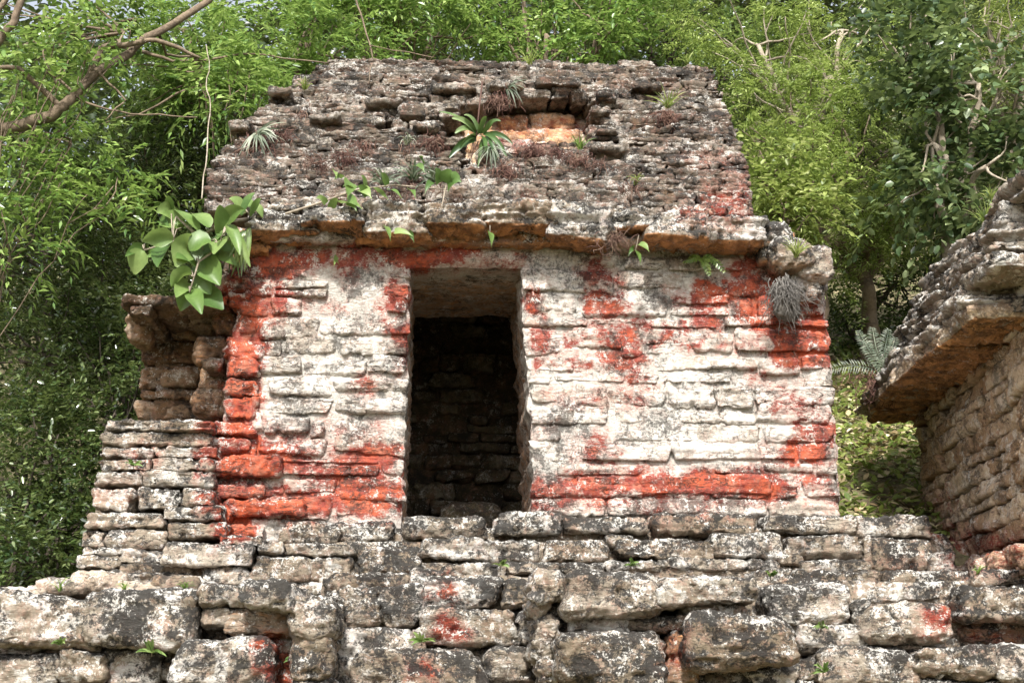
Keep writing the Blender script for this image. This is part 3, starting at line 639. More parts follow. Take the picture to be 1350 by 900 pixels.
mb.build('roof', M['grey'], ruin)

# ------------------------------------------------------------------ ground
def ground_z(x, y):
    x = np.asarray(x, float); y = np.asarray(y, float)
    right = sstep(1.5, 3.6, x); left = sstep(-1.9, -2.8, x)
    zr = 2.75+np.maximum(y-10.9, 0)*.58
    zc = 2.6+np.maximum(y-14.0, 0)*.55
    zl = .3+np.maximum(y-11.5, 0)*.45
    z = zc*(1-right)*(1-left)+zr*right+zl*left
    return z*sstep(9.6, 10.7, y)
gx, gy = np.meshgrid(np.concatenate([np.linspace(-220, -14, 30), np.linspace(-13.5, 13.5, 136), np.linspace(14, 220, 30)]), np.concatenate([np.linspace(-150, 8, 30), np.linspace(8.2, 20, 100), np.linspace(20.5, 60, 60), np.linspace(64, 260, 20)]))
yc = np.minimum(gy, 46)
V = np.stack([gx.ravel(), gy.ravel(), ground_z(gx, yc).ravel()], -1)
nearm = sstep(10.2, 11.2, V[:, 1])
V[:, 2] += (fbm(V, .35, 3, 2)*.35+fbm(V, 2.2, 3, 4)*.08)*nearm+fbm(V, 1.5, 2, 6)*.02
ii = np.arange(len(V)).reshape(gx.shape); f = np.stack([ii[:-1, :-1], ii[:-1, 1:], ii[1:, 1:], ii[1:, :-1]], -1).reshape(-1, 4)
m, t = mat('forest_floor'); g = G(t); pos = g.n('NewGeometry').outputs['Position']
c_ = g.mix(g.ss(g.noise(pos, 3, 8, .7), .4, .6), (.075, .055, .03), (.24, .20, .11)); c_ = g.mix(g.ss(g.noise(pos, 18, 6, .7), .5, .62), c_, (.09, .13, .03))
pb = g.n('BsdfPrincipled', Base_Color=c_, Roughness=.95, Normal=g.n('Bump', Strength=.7, Distance=.04, Height=g.noise(pos, 20, 8, .7)).outputs[0]); g.n('OutputMaterial', Surface=pb.outputs[0])
M['soil'] = m
o = MB().add(V, f).build('ground', M['soil'], attrs=False); tag(o, kind='structure')

# ------------------------------------------------------------------ leaves
def nrm(v): return v/np.maximum(np.linalg.norm(v, axis=-1, keepdims=True), 1e-9)
def add_leaves(mb, P, D, S, L, W, droop=.15, fold=.12):
    n = len(P)
    if np.mean(W)/np.mean(L) > .38:      # broad leaves: six corners
        L = np.broadcast_to(L, (n,))[:, None]; W = np.broadcast_to(W, (n,))[:, None]
        Nn = nrm(np.cross(S, D)); Nn = Nn*np.where(Nn[:, 2:] < 0, -1, 1); Zd = np.array([0, 0, 1])
        p1 = P+D*L*.30-Zd*L*droop*.1; p2 = P+D*L*.72-Zd*L*droop*.5
        V = np.stack([P, p1+S*W*.5+Nn*W*fold, p2+S*W*.40+Nn*W*fold, P+D*L-Zd*L*droop, p2-S*W*.40+Nn*W*fold, p1-S*W*.5+Nn*W*fold], 1).reshape(-1, 3); q = np.arange(n)[:, None]*6
        mb.add(V, [q+np.array([0, 1, 2, 3]), q+np.array([0, 3, 4, 5])]); return
    if True: pass
    n = len(P); L = np.broadcast_to(L, (n,))[:, None]; W = np.broadcast_to(W, (n,))[:, None]
    Nn = nrm(np.cross(S, D)); Nn = Nn*np.where(Nn[:, 2:] < 0, -1, 1)
    a = P; mid = P+D*L*.45; b = mid+S*W*.5+Nn*W*fold; c = P+D*L-np.array([0, 0, 1])*L*droop; d = mid-S*W*.5+Nn*W*fold
    V = np.stack([a, b, c, d], 1).reshape(-1, 3); q = np.arange(n)[:, None]*4
    mb.add(V, np.concatenate([q+np.array([0, 1, 2]), q+np.array([0, 2, 3])]))
def add_sprays(mb, B, D, TL, k, L, W, r, droop=.25, spread=.9, out=.5, alt=True):
    T = len(B); t = (np.arange(k)+.6)/k; TL = np.broadcast_to(TL, (T,))
    Z3 = np.array([0, 0, 1.0])
    P = B[:, None]+D[:, None]*(TL[:, None]*t)[..., None]-Z3*(droop*TL[:, None]*t**2)[..., None]
    tan = nrm(D[:, None]-Z3*(2*droop*t)[None, :, None])
    side = nrm(np.cross(D, Z3)+r.normal(0, .25, (T, 3)))[:, None]
    sg = np.where(np.arange(k) % 2, 1, -1)[None, :, None]
    LD = nrm(tan*out+side*sg*spread+r.normal(0, .18, (T, k, 3)))
    LD[:, -1] = tan[:, -1]
    S = nrm(np.cross(LD, Z3+r.normal(0, .45, (T, k, 3))))
    sz = (r.uniform(.75, 1.2, (T, k))*(1-.35*np.abs(t-.5)))
    add_leaves(mb, P.reshape(-1, 3), LD.reshape(-1, 3), S.reshape(-1, 3), (L*sz).ravel(), (W*sz).ravel())
def tube(mb, pts, rad, n=6):
    pts = np.asarray(pts, float); k = len(pts); rad = np.broadcast_to(rad, (k,))
    tg = nrm(np.gradient(pts, axis=0)); ref = np.array([.31, .52, .79]); a = nrm(np.cross(tg, ref)); b = np.cross(tg, a)
    th = np.linspace(0, 2*np.pi, n, endpoint=False)
    V = pts[:, None]+(a[:, None]*np.cos(th)[None, :, None]+b[:, None]*np.sin(th)[None, :, None])*rad[:, None, None]
    i = np.arange(k*n).reshape(k, n); j = np.roll(i, -1, 1)
    mb.add(V.reshape(-1, 3), [np.stack([i[:-1], j[:-1], j[1:], i[1:]], -1).reshape(-1, 4), i[:1, ::-1] if n > 2 else i[:0], i[-1:]])
def wander(a, b, k, amp, seed, sag=0):
    a = np.asarray(a, float); b = np.asarray(b, float); t = np.linspace(0, 1, k)[:, None]
    P = a+(b-a)*t; S = P*1.3+seed*7.7
    return P+np.stack([fbm(S, 1.3, 3, seed+i) for i in range(3)], -1)*amp*np.sin(np.pi*np.clip(t, 0, 1))**.7+np.array([0, 0, -1])*sag*np.sin(np.pi*t)
KIND = {  # k leaves per twig, leaf length, width, twig length, droop, spread, out
 'small': (14, .07, .03, .42, .2, .8, .55), 'broad': (11, .095, .04, .46, .3, .8, .6), 'pinnate': (15, .115, .036, .52, .4, .95, .4),
 'feather': (22, .062, .018, .4, .45, 1.0, .35), 'round': (8, .105, .07, .42, .15, .8, .6), 'fine': (16, .055, .02, .4, .25, .9, .5)}
M['bark'] = barkmat('bark_brown', (.07, .048, .03), (.20, .15, .10)); M['barkpale'] = barkmat('bark_pale', (.17, .135, .095), (.36, .31, .24)); M['barkdark'] = barkmat('bark_dark', (.03, .023, .016), (.09, .07, .05))
M['rootgrey'] = barkmat('root_grey', (.055, .05, .045), (.19, .175, .155))
M['lf_dark'] = leafmat('leaf_dark', (.02, .042, .012), (.07, .105, .03), (.23, .28, .12), .26, .2, 1.0)
M['lf_mid'] = leafmat('leaf_mid', (.04, .085, .02), (.13, .21, .05), (.33, .42, .15), .38, .3, .7)
M['lf_fresh'] = leafmat('leaf_fresh', (.065, .14, .028), (.19, .31, .065), (.42, .53, .18), .44, .32, .7)
M['lf_feather'] = leafmat('leaf_feathery', (.08, .13, .025), (.27, .36, .08), (.50, .57, .22), .42, .4, .5)
M['lf_round'] = leafmat('leaf_round', (.03, .06, .025), (.095, .145, .06), (.30, .36, .18), .3, .35, .6)
M['lf_strap'] = leafmat('leaf_strap', (.03, .07, .02), (.07, .135, .035), (.21, .28, .12), .3, .35, .5)
M['lf_far'] = leafmat('leaf_far', (.012, .022, .008), (.03, .05, .016), (.08, .11, .04), .2, .35, .6)
M['lf_yellow'] = leafmat('leaf_yellowish', (.10, .15, .03), (.26, .32, .08), (.46, .49, .20), .42, .45)
M['lf_silver'] = leafmat('leaf_silver', (.09, .12, .08), (.20, .235, .165), (.38, .39, .30), .25, .5)
M['lf_plant'] = leafmat('leaf_plant', (.055, .115, .025), (.12, .20, .05), (.24, .32, .11), .36, .42, .4)
M['dry'] = leafmat('dry_fibre', (.09, .05, .04), (.17, .10, .075), (.32, .24, .17), .1, .8, .2)
M['dryred'] = leafmat('dry_red_fibre', (.075, .035, .03), (.145, .075, .058), (.28, .18, .13), .1, .8, .2)

def tree(name, label, cr, base, kind, lm, bark, seed, dens=1.0, trunk_r=.12, group=None, limb=.035, up=.25, limbs=None, fresh=None):
    """cr: list of crown lobes (px,py,Y,rx,ry,rz); base: (px,Y) of the foot"""
    r = rs(seed); k, L, W, TL, dr, sp, ou = KIND[kind]
    bp = at(base[0], 700, base[1]); bx, by = bp[0], base[1]; bz = float(ground_z(bx, by))-.15
    root = empty(name, (bx, by, bz), label, 'tree', group)
    tk = MB(); cw = MB()
    lob = [(at(a, b, Y), np.array([rx, ry, rz])) for a, b, Y, rx, ry, rz in cr]
    mean = np.mean([c for c, _ in lob], 0) if not limbs else at(*limbs[0][0][0]); fork = np.array([bx, by, bz])*.35+np.array([mean[0], mean[1], mean[2]])*.65
    if limbs: fork = mean.copy()
    if fork[2] < bz+.4: fork[2] = bz+.4
    tr_ = wander((bx, by, bz), fork, 12, .25, seed); tube(tk, tr_, np.linspace(trunk_r, trunk_r*.6, 12), 9)
    LP = []
    for pl, r0, r1 in (limbs or []):
        P = np.array([at(*q) for q in pl]); tt = np.linspace(0, len(P)-1, len(P)*5)
        P = np.stack([np.interp(tt, np.arange(len(P)), P[:, i]) for i in range(3)], -1); P = P+np.stack([fbm(P, 2.2, 3, seed+i) for i in range(3)], -1)*.07
        tube(tk, P, np.linspace(r0, r1, len(P)), 8); LP.append(P)
    for c, rad in lob:
        vol = rad.prod()**(1/3); ncl = int(max(8 if dens > .6 else 4, 26*vol**2*dens))
        d = nrm(r.normal(0, 1, (ncl, 3))); q = r.uniform(.15, 1, (ncl, 1))**.5; q *= 1+.25*noise(d*2+seed, 1, 3)[:, None]
        C = c+d*q*rad
        if limbs: lb = wander(np.concatenate(LP)[np.argmin(((np.concatenate(LP)-c)**2).sum(1))], c+rad*np.array([.6, 0, .1]), 9, .25, seed+3); tube(tk, lb, np.linspace(limb*.5, .01, 9), 6)
        else: lb = wander(fork, c, 9, .25, seed+3); tube(tk, lb, np.linspace(trunk_r*.55, limb*.7, 9)*(1 if dens > .6 else .6), 7)
        for j in range(min(ncl, 16 if dens > .6 else 3)):
            tube(tk, wander(lb[r.randint(4, 9)], C[j], 7, .18, seed+j), np.linspace(limb*.5, .006, 7), 5)
        nt = int((15 if dens > .6 else 8)*r.uniform(.9, 1.1))
        B = np.repeat(C, nt, 0)+r.normal(0, .13, (ncl*nt, 3)); outw = np.repeat(nrm(C-c), nt, 0)
        D = nrm(outw*.55+r.normal(0, .6, (len(B), 3))+np.array([0, 0, up]))
        add_sprays(cw, B, D, TL*r.uniform(.6, 1.2, len(B)), k, L, W, r, dr, sp, ou)
    tk.build('trunk', bark, root); cw.build('crown', lm, root, attrs=False)
    return root

GRP = 'trees of the forest behind the temple'
tree('broadleaf_tree', 'dark small leaved tree filling the middle of the left edge', [(60, 330, 14.6, 1.3, 1.0, 1.1), (170, 400, 14.9, 1.1, 1.0, 1.0), (60, 470, 14.2, 1.2, .8, .8)], (40, 15), 'small', M['lf_dark'], M['barkdark'], 11, 1.5, group=GRP)
tree('broadleaf_tree', 'dark tree beside the broken temple corner, below the big leaved shrub', [(150, 540, 13.6, .75, .8, .8), (110, 630, 13.2, .7, .7, .8), (190, 460, 14.0, .7, .6, .6)], (120, 13.8), 'small', M['lf_dark'], M['barkdark'], 12, 1.7, group=GRP)
tree('broadleaf_tree', 'lowest dark tree at the left edge above the long slab', [(30, 640, 12.8, 1.0, .8, .9), (20, 740, 12.3, .9, .7, .6), (80, 700, 12.4, .5, .5, .5)], (10, 12.8), 'small', M['lf_dark'], M['barkdark'], 13, 1.7, group=GRP)
tree('broadleaf_tree', 'shaded tree with dark glossy leaves close behind the left roof slope', [(270, 200, 15.6, 1.2, .9, 1.2), (210, 270, 15.2, 1.1, .9, 1.0), (300, 300, 15.4, .8, .6, .8)], (260, 15.6), 'small', M['lf_dark'], M['bark'], 14, 1.5, group=GRP)
tree('leafy_tree', 'green tree crossing the upper left corner with thick bare limbs', [(80, 30, 13.7, 1.3, .7, .6), (190, 110, 14.0, 1.2, .6, .6), (30, 190, 13.6, .8, .5, .6)], (-420, 13.2), 'broad', M['lf_mid'], M['bark'], 15, .62, trunk_r=.16, group=GRP,
 limbs=[([(-160, 230, 13), (-60, 180, 12.7), (0, 166, 12.5), (58, 157, 12.5), (78, 145, 12.5), (120, 100, 12.6), (175, 62, 12.8), (260, 10, 13), (300, -30, 13.2)], .075, .03),
        ([(112, 106, 12.6), (130, 60, 12.6), (200, 54, 12.7), (262, 74, 12.8)], .04, .015), ([(75, 146, 12.5), (30, 90, 12.4), (-20, 90, 12.4)], .03, .02),
        ([(-160, 230, 13), (-80, 150, 12.4), (0, 62, 12), (24, 30, 12), (34, -20, 12)], .05, .03), ([(-80, 150, 12.4), (-50, 60, 12.1), (0, 22, 12), (20, -10, 12)], .035, .025),
        ([(60, 95, 12.5), (100, 132, 12.5), (150, 150, 12.5), (262, 156, 12.6)], .016, .006), ([(185, 70, 12.8), (230, 82, 12.8), (330, 70, 12.9), (440, 82, 13)], .018, .006), ([(125, 95, 12.6), (165, 135, 12.5), (135, 160, 12.4)], .012, .005)])
tree('leafy_tree', 'fresh green tree with long leaflets left of the roof top', [(310, 90, 14.6, 1.0, .7, .8), (400, 50, 15.0, 1.0, .7, .8), (250, 50, 14.6, .9, .7, .6)], (330, 15.6), 'pinnate', M['lf_fresh'], M['bark'], 16, .8, group=GRP)
tree('leafy_tree', 'light green tree over the left half of the roof crest', [(480, 30, 15.8, 1.0, .7, .8), (570, 50, 16.4, .9, .7, .7), (520, -30, 16, 1.2, .8, .7)], (500, 16.5), 'pinnate', M['lf_fresh'], M['bark'], 17, .8, group=GRP)
tree('leafy_tree', 'brightest yellow green tree directly above the roof niche', [(720, 45, 15.6, .9, .7, .6), (790, 30, 15.4, .8, .7, .7), (690, 0, 16, .8, .6, .6)], (760, 16.3), 'broad', M['lf_fresh'], M['bark'], 18, 1.0, group=GRP)
tree('leafy_tree', 'mid green tree above the right end of the roof crest', [(880, 40, 16.2, 1.0, .8, .8), (950, 90, 16, .8, .7, .8), (840, -20, 16.4, 1, .8, .7)], (900, 16.8), 'small', M['lf_mid'], M['barkdark'], 19, 1.2, group=GRP)
tree('feathery_tree', 'feathery tree with pale twigs arching right of the roof top', [(1000, 60, 14.8, .9, .8, .8), (1060, 120, 14.8, .9, .7, .8), (1110, 40, 15, .9, .7, .7)], (1080, 15.4), 'feather', M['lf_feather'], M['barkpale'], 20, 1.05, group=GRP)
tree('feathery_tree', 'soft feathery green tree hugging the right slope of the roof', [(1040, 200, 13.8, .7, .7, .8), (1060, 260, 13.2, .7, .7, .7), (1120, 200, 14, .8, .7, .7)], (1080, 14.4), 'feather', M['lf_feather'], M['bark'], 21, 1.35, group=GRP)
tree('feathery_tree', 'drooping feathery tree above the gap between the two ruins', [(1140, 290, 14.6, .75, .6, .6), (1190, 280, 14.9, .6, .6, .6), (1100, 320, 14.7, .55, .5, .5)], (1150, 15.2), 'feather', M['lf_feather'], M['bark'], 22, 1.4, group=GRP)
tree('leafy_tree', 'pale leafy sapling touching the right end of the cornice', [(1020, 235, 12.9, .35, .4, .5), (1040, 290, 12.7, .4, .35, .3)], (1040, 13), 'broad', M['lf_yellow'], M['bark'], 23, 1.6, trunk_r=.05, group=GRP)
tree('round_leaved_tree', 'blue green tree with round leaves above the neighbouring ruin', [(1230, 190, 12.8, .8, .7, .9), (1290, 110, 12.6, .8, .7, .7), (1190, 60, 13, .7, .6, .6), (1300, 220, 12.4, .6, .6, .5)], (1245, 13.4), 'round', M['lf_round'], M['barkpale'], 24, .9, trunk_r=.09, group=GRP)
tree('broadleaf_tree', 'deep shaded tree filling the top right corner', [(1230, 200, 15.5, 1.3, .9, 1.4), (1330, 120, 15.2, 1.2, .9, 1.3), (1150, 140, 15.8, 1, .9, 1.2), (1310, 260, 14.6, 1, .8, .8)], (1240, 15.8), 'small', M['lf_dark'], M['barkdark'], 25, 1.2, group=GRP)
tree('leafy_tree', 'yellowish fine leaved tree in the extreme top right corner', [(1300, 30, 13.4, .8, .6, .5), (1350, 70, 13.2, .6, .6, .6)], (1400, 13.6), 'fine', M['lf_yellow'], M['barkpale'], 26, 1.3, group=GRP)
tree('broadleaf_tree', 'dark bush in the gap between the temple corner and the neighbouring eave', [(1150, 390, 15.6, .8, .6, .6), (1120, 440, 15.6, .45, .5, .45), (1190, 370, 15.8, .6, .5, .5)], (1150, 16), 'small', M['lf_dark'], M['barkdark'], 27, 1.3, trunk_r=.06, group=GRP)

tree('sapling', 'sapling with bright drooping leaflets along the left edge', [(95, 190, 12.5, .35, .3, .18), (150, 245, 12.4, .28, .25, .15), (20, 300, 12.3, .3, .3, .22), (60, 235, 12.4, .3, .3, .15)], (-260, 12.6), 'pinnate', M['lf_fresh'], M['bark'], 41, .5, trunk_r=.018, limb=.012, group=GRP)
tree('sapling', 'sprig of bright leaflets left of the roof shoulder', [(300, 95, 13.0, .35, .3, .2), (345, 125, 13.0, .22, .2, .14), (270, 120, 13.1, .25, .25, .16)], (300, 13.6), 'pinnate', M['lf_fresh'], M['bark'], 42, .5, trunk_r=.016, limb=.012, group=GRP)
tree('sapling', 'bright leafy sprig at the top left edge under the thick limb', [(25, 110, 12.3, .3, .3, .2), (90, 80, 12.4, .3, .3, .2), (140, 60, 12.5, .25, .2, .16)], (-300, 12.9), 'broad', M['lf_fresh'], M['bark'], 43, .45, trunk_r=.016, limb=.012, group=GRP)
# the far wood up the hill: reads as one mass
r = rs(70); mb = MB(); n = 900
bx = r.uniform(-13, 15, n); by = r.uniform(18, 36, n); bz = ground_z(bx, by)+r.uniform(0, 1, n)**.7*7.5
C = np.stack([bx, by, bz], -1); nt = 16; B = np.repeat(C, nt, 0)+r.normal(0, .4, (n*nt, 3)); D = nrm(r.normal(0, .7, (n*nt, 3))+np.array([0, -.2, .3]))
add_sprays(mb, B, D, .9, 9, .22, .1, r, .3)
o = mb.build('forest', M['lf_far'], attrs=False); tag(o, 'dense far forest rising up the hill behind the nearer trees', 'forest', kind='stuff')

# undergrowth on the slope left of the temple
r = rs(77); mb = MB(); n = 2600
ux, uy = r.uniform(-11, -2.6, n), r.uniform(11.2, 19, n); B = np.stack([ux, uy, ground_z(ux, uy)+r.uniform(0, .5, n)], -1); D = nrm(r.normal(0, .7, (n, 3))+np.array([0, -.1, .5]))
add_sprays(mb, B, D, .5, 9, .14, .06, r, .3)
o = mb.build('undergrowth', M['lf_mid'], attrs=False); tag(o, 'shaded undergrowth covering the forest floor left of the temple', 'undergrowth', kind='stuff')
# ground cover on the slope in the gap
r = rs(71); mb = MB(); n = 9000
gx_ = r.uniform(2.2, 7.5, n); gy_ = r.uniform(10.8, 16, n); P = np.stack([gx_, gy_, ground_z(gx_, gy_)+r.uniform(.0, .16, n)], -1)
D = nrm(r.normal(0, 1, (n, 3))*np.array([1, 1, .5])+np.array([0, -.3, .5])); S = nrm(np.cross(D, np.array([0, -.4, 1])+r.normal(0, .3, (n, 3))))
add_leaves(mb, P, D, S, r.uniform(.05, .13, n), r.uniform(.025, .06, n))
o = mb.build('ground_cover', M['lf_yellow'], attrs=False); tag(o, 'sunlit low weeds on the slope between the two ruins', 'weeds', kind='stuff')
mb = MB(); n = 9000
gx_ = r.uniform(2.2, 7.5, n); gy_ = r.uniform(10.8, 16, n); P = np.stack([gx_, gy_, ground_z(gx_, gy_)+r.uniform(.02, .1, n)], -1)
D = nrm(r.normal(0, 1, (n, 3))*np.array([1, 1, .3])); S = nrm(np.cross(D, np.array([0, -.4, 1])+r.normal(0, .3, (n, 3))))
add_leaves(mb, P, D, S, r.uniform(.05, .12, n), r.uniform(.03, .06, n))
M['litter'] = leafmat('leaf_litter', (.24, .17, .09), (.52, .44, .26), (.74, .68, .52), .15, .7, .2)
o = mb.build('leaf_litter', M['litter'], attrs=False); tag(o, 'dry fallen leaves scattered over the slope between the ruins', 'leaves', kind='stuff')
# ------------------------------------------------------------------ plants growing on the masonry
def blade(mb, pts, W, prof='oval', face=(0, -1, .35), fold=.18, n=9, cup=0.0, seed=0):
    """a leaf along a polyline of points, width W, turned to face roughly `face`"""
    pts = np.asarray(pts, float); t = np.linspace(0, 1, n); q = np.linspace(0, len(pts)-1, n)
    if len(pts) == 3:
        a, b, c = pts; P = ((1-t)**2)[:, None]*a+(2*t*(1-t))[:, None]*b+(t**2)[:, None]*c
    else: P = np.stack([np.interp(q, np.arange(len(pts)), pts[:, i]) for i in range(3)], -1)
    W = W*rs(seed+900).uniform(.7, 1.05)
    w = {'oval': np.sin(np.pi*np.clip(t, .02, .985)**.8)**.75, 'heart': np.clip(np.sin(np.pi*np.clip(t+.10, 0, 1)**.62), 0.02, 1)**.7, 'strap': np.sin(np.pi*np.clip(t*.8+.18, 0, .985))**.55, 'grass': (1-t)**.7+.02}[prof]*W*.5
    w = w*(1+.10*noise(np.stack([t*6, t*0+seed, t*0], -1), 1, 4))
    tg = nrm(np.gradient(P, axis=0)); fc = nrm(np.asarray(face, float)+rs(seed).normal(0, .5, 3)); S = nrm(np.cross(tg, fc)); N_ = np.cross(S, tg)
    N_ = np.where((N_@fc)[:, None] < 0, -N_, N_)
    L = P+S*w[:, None]+N_*(w*fold)[:, None]; R_ = P-S*w[:, None]+N_*(w*fold)[:, None]
    L2 = P+S*(w*.5)[:, None]+N_*(w*fold*.25)[:, None]; R2 = P-S*(w*.5)[:, None]+N_*(w*fold*.25)[:, None]
    V = np.stack([L, L2, P, R2, R_], 1).reshape(-1, 3); i = np.arange(n*5).reshape(n, 5)
    mb.add(V, np.stack([i[:-1, :-1], i[:-1, 1:], i[1:, 1:], i[1:, :-1]], -1).reshape(-1, 4))
def plant(name, label, px, py, Y, cat='plant', group=None):
    return empty(name, at(px, py, Y), label, cat, group)
def leaf_px(mb, x0, y0, x1, y1, W, Y0, Y1=None, prof='oval', bulge=.03, seed=0, **k):
    Y1 = Y0 if Y1 is None else Y1
    a, c = at(x0, y0, Y0), at(x1, y1, Y1); b = (a+c)/2+np.array([0, -bulge, bulge*1.3])
    blade(mb, [a, b, c], W/(F/Y0), prof, seed=seed, **k)
def hairs(mb, c, n, L, r, spread=.05, down=1.0, rad=.0035, seg=6, side=.5, curl=.35):
    for i in range(n):
        p = c+r.normal(0, spread, 3)*np.array([1, .35, .6]); d = nrm(np.array([r.normal(0, side), -abs(r.normal(.15, .25)), -down+r.normal(0, .35)])); l = L*r.uniform(.4, 1.2)
        P = [p]
        for k in range(seg):
            d = nrm(d+r.normal(0, curl, 3)+np.array([0, 0, -.22])); P.append(P[-1]+d*l/seg)
        tube(mb, P, np.linspace(rad, rad*.5, seg+1)*r.uniform(.7, 1.4), 3)
def frond(mb, pts, W, k=16, lw=.12, drop=.1, seed=0, taper=True):
    r = rs(seed); a, b, c = [np.asarray(p, float) for p in pts]; t = (np.arange(k)+.8)/k
    P = ((1-t)**2)[:, None]*a+(2*t*(1-t))[:, None]*b+(t**2)[:, None]*c; tg = nrm(np.gradient(P, axis=0)); S = nrm(np.cross(tg, np.array([0.1, -1, .3])))
    for sg in (-1, 1):
        D = nrm(S*sg+tg*.45+r.normal(0, .08, P.shape)-np.array([0, 0, drop])); l = W*.5*(np.sin(np.pi*(t*.82+.12))**.6 if taper else 1+0*t)
        add_leaves(mb, P, D, nrm(np.cross(D, np.array([0, -1, .3]))), l, l*0+W*lw, .1, .05)
    tube(mb, [a, (a+2*b+c)/4, c], [.006, .005, .002], 4)

# large leaved shrub hanging off the left end of the cornice
Yb = 10.05
root = plant('large_leaved_shrub', 'shrub with large glossy oval leaves hanging off the left end of the cornice', 335, 290, 10.2)
st = MB()
for pl in ([(338, 288, 10.2), (300, 292, 10.1), (262, 312, 10.0), (228, 318, 9.95), (190, 330, 9.95)], [(300, 292, 10.1), (290, 325, 10.0), (262, 345, 9.95), (250, 385, 9.9)], [(300, 293, 10.1), (318, 280, 10.1), (330, 268, 10.1)], [(262, 312, 10), (232, 285, 10)]):
    P = np.array([at(*q) for q in pl]); tube(st, P, np.linspace(.014, .006, len(P)), 6)
BL = [(262, 305, 228, 276, 32), (232, 286, 206, 280, 24), (226, 282, 222, 258, 18), (285, 308, 290, 270, 34), (292, 296, 322, 276, 30), (318, 284, 336, 254, 20), (322, 282, 302, 262, 20), (330, 285, 344, 262, 14),
 (250, 315, 232, 352, 50), (262, 318, 282, 356, 46), (228, 316, 188, 318, 36), (192, 328, 165, 338, 22), (188, 330, 178, 362, 30), (225, 322, 208, 352, 34), (268, 330, 312, 350, 36), (280, 325, 306, 330, 26), (262, 345, 290, 376, 38), (258, 348, 232, 340, 34),
 (252, 362, 226, 378, 28), (254, 372, 278, 388, 32), (250, 384, 238, 410, 32), (252, 384, 294, 408, 42), (250, 384, 266, 414, 30), (248, 372, 232, 392, 26), (300, 296, 316, 336, 22), (304, 300, 330, 352, 14), (240, 300, 210, 296, 34), (275, 300, 255, 282, 30), (278, 318, 250, 330, 40), (296, 310, 282, 335, 32)]
pt = st; ST_ = np.array([at(*q) for q in [(338, 288, 10.2), (318, 290, 10.15), (300, 292, 10.1), (281, 302, 10.05), (262, 312, 10.0), (228, 318, 9.95), (190, 330, 9.95), (290, 325, 10.0), (262, 345, 9.95), (255, 365, 9.92), (250, 385, 9.9), (318, 280, 10.1)]])
for q in BL:
    p = at(q[0], q[1], 10.0); k_ = ST_[np.argmin(((ST_-p)**2).sum(1))]; tube(pt, [k_, (k_+p)/2+np.array([0, -.03, .03]), p], .005, 4)
st.build('stem', M['barkpale'], root, attrs=False)
r = rs(5); lf = MB()
for i, q in enumerate(BL): leaf_px(lf, *q, 10.0+r.uniform(-.12, .12), 9.95+r.uniform(-.15, .12), prof='oval', bulge=.035, seed=i, fold=r.uniform(.1, .6))
for i in range(12):
    q = BL[r.randint(len(BL))]; x_, y_ = (q[0]+q[2])/2+r.uniform(-16, 16), (q[1]+q[3])/2+r.uniform(-16, 16); a_ = R(r.uniform(60, 300)); l = r.uniform(10, 26); leaf_px(lf, x_, y_, x_+math.sin(a_)*l, y_-math.cos(a_)*l, l*.7, 10.08+r.uniform(-.12, .12), 10.0+r.uniform(-.1, .1), bulge=.02, seed=100+i, fold=r.uniform(.1, .5))
lf.build('leaves', M['lf_plant'], root, attrs=False)
hg = MB()
for i in range(30): leaf_px(hg, 316+r.uniform(-22, 14), 300+r.uniform(0, 20), 316+r.uniform(-22, 16), 345+r.uniform(-15, 22), 7, 10.15+r.uniform(-.08, .08), prof='oval', seed=i)
hg.build('hanging_leaves', M['lf_mid'], root, attrs=False)

def roofY(px, py): return on_roof(px, py)[1]
# strap leaved plant in the roof niche
Yr = roofY(628, 185)-.12
root = plant('strap_leaved_plant', 'dark green strap leaved plant sprouting from the hole in the middle of the roof', 630, 190, Yr)
lf = MB()
for i, q in enumerate([(628, 176, 579, 148, 13), (630, 178, 596, 156, 12), (628, 182, 592, 208, 20), (634, 178, 640, 203, 17), (638, 176, 668, 206, 12), (640, 180, 655, 214, 12), (632, 176, 612, 152, 13), (636, 176, 660, 160, 14), (632, 176, 642, 154, 12), (640, 178, 676, 190, 10), (628, 180, 606, 196, 12), (636, 184, 630, 220, 12), (626, 176, 600, 176, 12)]):
    leaf_px(lf, q[0], q[1], q[2], q[3], q[4]*.8, Yr, Yr-.12, prof='strap', bulge=.05, seed=i, fold=.4)
lf.build('leaves', M['lf_strap'], root, attrs=False)
rt_ = MB(); hairs(rt_, at(626, 190, Yr), 26, .22, rs(3), .025, 1.6, side=.2); tube(rt_, [at(636, 108, Yr+.2), at(632, 140, Yr), at(628, 180, Yr-.03)], [.008, .007, .006], 5); rt_.build('roots', M['dry'], root, attrs=False)
def fan(root_, px, py, Y, specs, mat_, W=3.2, n=13, seed=0, name='leaves'):
    lf_ = MB(); r_ = rs(seed)
    for (ang_, L) in specs:
        for k in range(n):
            a_ = R(ang_+(k-(n-1)/2)*9+r_.uniform(-3, 3)); l = L*(1-.25*abs(k-(n-1)/2)/n*2)*r_.uniform(.85, 1.1)
            leaf_px(lf_, px, py, px+math.sin(a_)*l, py-math.cos(a_)*l, W, Y, Y-.06, prof='strap', bulge=.02, seed=seed+k)
    return lf_.build(name, mat_, root_, attrs=False)
